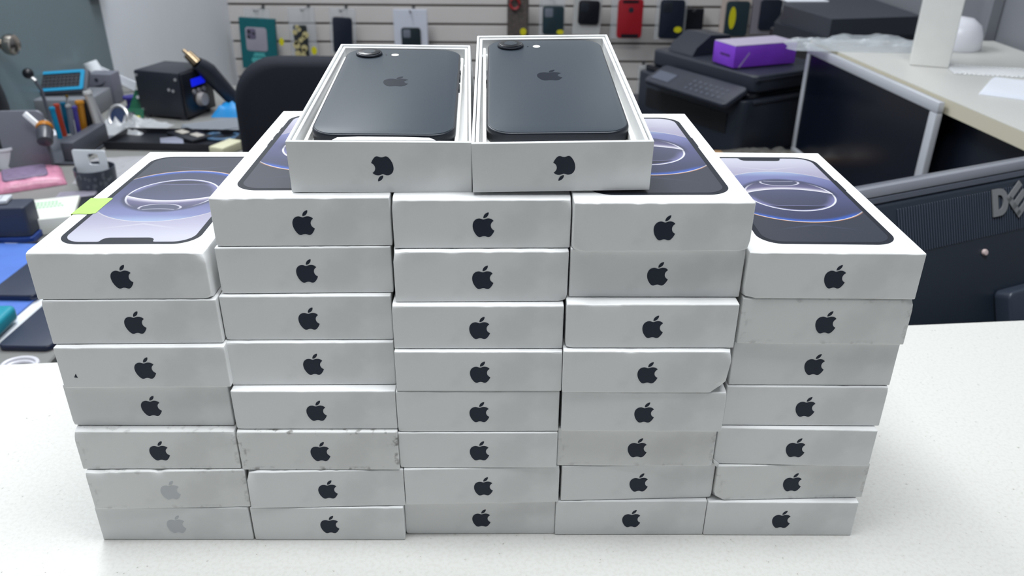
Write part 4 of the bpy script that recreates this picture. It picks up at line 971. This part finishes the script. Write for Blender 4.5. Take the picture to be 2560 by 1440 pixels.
# pink bag
q = dz(75, 455)
def pillow(sx, sy, sz):
    def f(b):
        n = 26; top = []; bot = []
        for i in range(n+1):
            rt, rb = [], []
            for j in range(n+1):
                u, v = 2*i/n-1, 2*j/n-1; e = (max(0, (1-u**4)*(1-v**4)))**.45
                nn = noise.noise((u*3, v*3, 2))*.12+noise.noise((u*9, v*9, 7))*.05
                rt.append(b.verts.new((sx*u, sy*v, sz*e*(1+nn)+.002))); rb.append(b.verts.new((sx*u, sy*v, .0005)))
            top.append(rt); bot.append(rb)
        for i in range(n):
            for j in range(n):
                b.faces.new((top[i][j], top[i+1][j], top[i+1][j+1], top[i][j+1])); b.faces.new((bot[i][j+1], bot[i+1][j+1], bot[i+1][j], bot[i][j]))
        for k in range(n):
            for A_, C_ in (((k, 0), (k+1, 0)), ((k+1, n), (k, n)), ((0, k+1), (0, k)), ((n, k), (n, k+1))):
                b.faces.new((bot[A_[0]][A_[1]], bot[C_[0]][C_[1]], top[C_[0]][C_[1]], top[A_[0]][A_[1]]))
    return f
M_PINK = mat('pink_antistatic_film', (198, 132, 158), .3, nz=.18, nscale=120, bump=.6, bscale=160)
pk = thing('pink_bag', 'pink antistatic bubble bag with a dark part inside, left edge of the desk', 'bag', loc=(q.x, q.y, DL+.0004), rz=.55)
part('film', pillow(.064, .056, .020), M_PINK, pk, smooth=60)
part('contents', lambda b: rslab(b, -.046, .036, -.040, .038, .016, .0235, .01, .004, 5), mat('mauve_contents', (120, 104, 132), .5, nz=.2, nscale=80, bump=.6, bscale=160), pk)
# cup at left edge
q = dz(2, 428); cu = thing('white_cup', 'white paper cup cut by the left edge of the photo', 'cup', loc=(q.x, q.y+.03, DL+.0004))
part('cup_body', lambda b: lathe(b, [(.022, 0), (.030, .040), (.033, .042), (.033, .047), (.030, .047), (.022, .004), (.0001, .003)]), M_WH, cu)
single('rounded_gadget', 'black rounded gadget behind the white paper cup', 'gadget', lambda b: ball(b, (0, 0, .03), .03, (1.1, .8, 1)), M_BLK, loc=(at_y(2, 365, 1.70).x, 1.70, DL+.0004))
# white carton with green print, dark pouch, dark box
q = dz(125, 560)
gc = thing('printed_carton', 'white flat carton with pale green lettering, left of the leftmost stack', 'carton', loc=(q.x, q.y, DL+.0004), rz=.35)
part('carton', lambda b: box(b, -.052, .050, -.055, .055, 0, .030, .002, 2), mat('off_white_card', (220, 222, 214), .5), gc)
def gt(b):
    for yy, x0_, x1_ in ((.030, -.03, .015), (.018, -.035, .02), (.006, -.03, .03)):
        k_ = x0_
        while k_ < x1_: box(b, k_, k_+.0042, yy-.003, yy+.003, .0301, .0304); k_ += .006
part('green_lettering', gt, mat('pale_green_ink', (140, 196, 152), .5), gc)
q = dz(200, 520); single('ruled_card', 'grey ruled card behind the white carton', 'card', lambda b: (box(b, -.035, .035, -.03, .03, 0, .010, .001, 1), [box(b, -.03, .03, -.024+k*.009, -.021+k*.009, .010, .0106) for k in range(6)]), mat('grey_card_print', (142, 138, 152), .5), loc=(q.x-.025, q.y+.035, DL+.0004), rz=.2, smooth=0)
single('black_case', 'small black case between the ruled card and the leftmost stack', 'case', lambda b: rslab(b, -.035, .035, -.03, .03, 0, .024, .006, .003, 5), M_BLK, loc=(dz(212, 535).x+.022, dz(212, 535).y+.012, DL+.0004), rz=.5)
q = at_z(40, 612, DL)
nb = thing('navy_box', 'navy box with a blue base edge at the left of the desk', 'box', loc=(q.x, q.y, DL+.0004), rz=.10)
hb = at_y(40, 522, q.y-.0).z-DL
part('base_edge', lambda b: rslab(b, -.085, .030, 0, .05, 0, .012, .006, .002, 5), mat('royal_blue_plastic', (26, 58, 130), .4), nb)
part('shell', lambda b: rslab(b, -.083, .028, .002, .048, .0122, hb, .006, .003, 5), mat('navy_plastic', (48, 54, 70), .5), nb)
single('white_gadget', 'small white module with fine dark parts lying on the navy box', 'module', lambda b: (box(b, -.03, .026, -.016, .016, 0, .007, .002, 2), [box(b, -.026+k*.009, -.022+k*.009, -.010, .008, .007, .009) for k in range(5)]), mat('pale_grey_plastic', (200, 204, 212), .4, nz=.25, nscale=200), loc=(q.x-.035, q.y+.028, DL+hb+.0008), rz=.2)
single('black_cable', 'black cables lying in front of the navy box', 'cable', lambda b: (tube(b, [(-.12, 0, .004), (-.05, .015, .004), (0, -.005, .004), (.05, .01, .004)], .004, 8), tube(b, [(-.12, -.03, .004), (-.06, -.02, .004), (.0, -.035, .004), (.05, -.025, .004)], .003, 8)), M_BLK, loc=(dz(20, 625).x, dz(20, 625).y+.01, DL+.0004))
# blue mat on a white board, phones
M_BLUE = mat('blue_silicone', (80, 116, 194), .5, nz=.06, nscale=30)
d0, d1 = at_z(-40, 900, DL), at_z(110, 768, DL); dv = (d1-d0).normalized(); nv = Vector((-dv.y, dv.x, 0))
ma = math.atan2(dv.y, dv.x)
wb_ = single('white_board', 'white board whose rim shows along the blue mat', 'board', lambda b: box(b, -.05, .36, .0, .30, 0, .005, .002, 1), M_WH, M=Matrix.Translation((d0.x, d0.y, DL+.0004)) @ Matrix.Rotation(ma, 4, 'Z'))
sm = thing('silicone_mat', 'bright blue silicone work mat at the left edge', 'mat', M=Matrix.Translation((d0.x, d0.y, DL+.0058)) @ Matrix.Rotation(ma, 4, 'Z'))
part('mat_sheet', lambda b: box(b, -.045, .35, .016, .29, 0, .003, .001, 1), M_BLUE, sm)
part('printed_marks', lambda b: [box(b, .12+.02*(k % 4), .128+.02*(k % 4), .20+.02*(k//4), .2025+.02*(k//4), .0031, .0034) for k in range(12)], mat('mat_marks', (52, 86, 170), .5), sm)
M_DPH = mat('dark_blue_grey_phone', (54, 60, 76), .35); M_DPE = mat('navy_phone_edge', (24, 34, 60), .35)
def flat_phone(label, corner_px, ang_, z):
    c = at_z(*corner_px, z)
    t = thing('smartphone', label, 'phone', M=Matrix.Translation((c.x, c.y, z)) @ Matrix.Rotation(ang_, 4, 'Z'), group='dark phones on the repair desk')
    part('body', lambda b: rslab(b, -.072, 0, 0, .148, 0, .0075, .010, .0015, 8), M_DPE, t)
    part('back_cover', lambda b: rslab(b, -.0710, -.001, .001, .147, .0076, .0084, .009, .0005, 8), M_DPH, t)
flat_phone('dark phone lying on the blue mat', (88, 752), ma-math.pi/2, DL+.0096)
flat_phone('dark phone lying in front of the white board, nearest the counter', (128, 880), ma-math.pi/2, DL+.0004)
q = at_z(12, 856, DL+.009)
tt = thing('teal_tool', 'teal tool with a red button at the left edge, on the blue mat', 'tool', loc=(q.x-.024, q.y+.020, DL+.0096), rz=.05)
part('body', lambda b: rslab(b, -.020, .012, -.03, .045, 0, .022, .009, .006, 8), mat('teal_plastic', (34, 140, 160), .35), tt)
part('red_button', lambda b: cyl(b, (-.001, .012, .0215), (-.001, .012, .025), .005), mat('red_button', (190, 40, 40), .35), tt)
q = at_z(75, 905, DL)
single('cable_ring', 'translucent white coil of cable just behind the counter edge', 'cable', lambda b: (tube(b, [(.018*math.cos(k/24*6.283), .014*math.sin(k/24*6.283), .004) for k in range(24)], .0032, 8, closed=True), tube(b, [(.021*math.cos(k/24*6.283), .017*math.sin(k/24*6.283), .008) for k in range(24)], .0028, 8, closed=True)), mat('milky_cable', (206, 206, 214), .35), loc=(q.x, q.y-.020, DL+.0004))
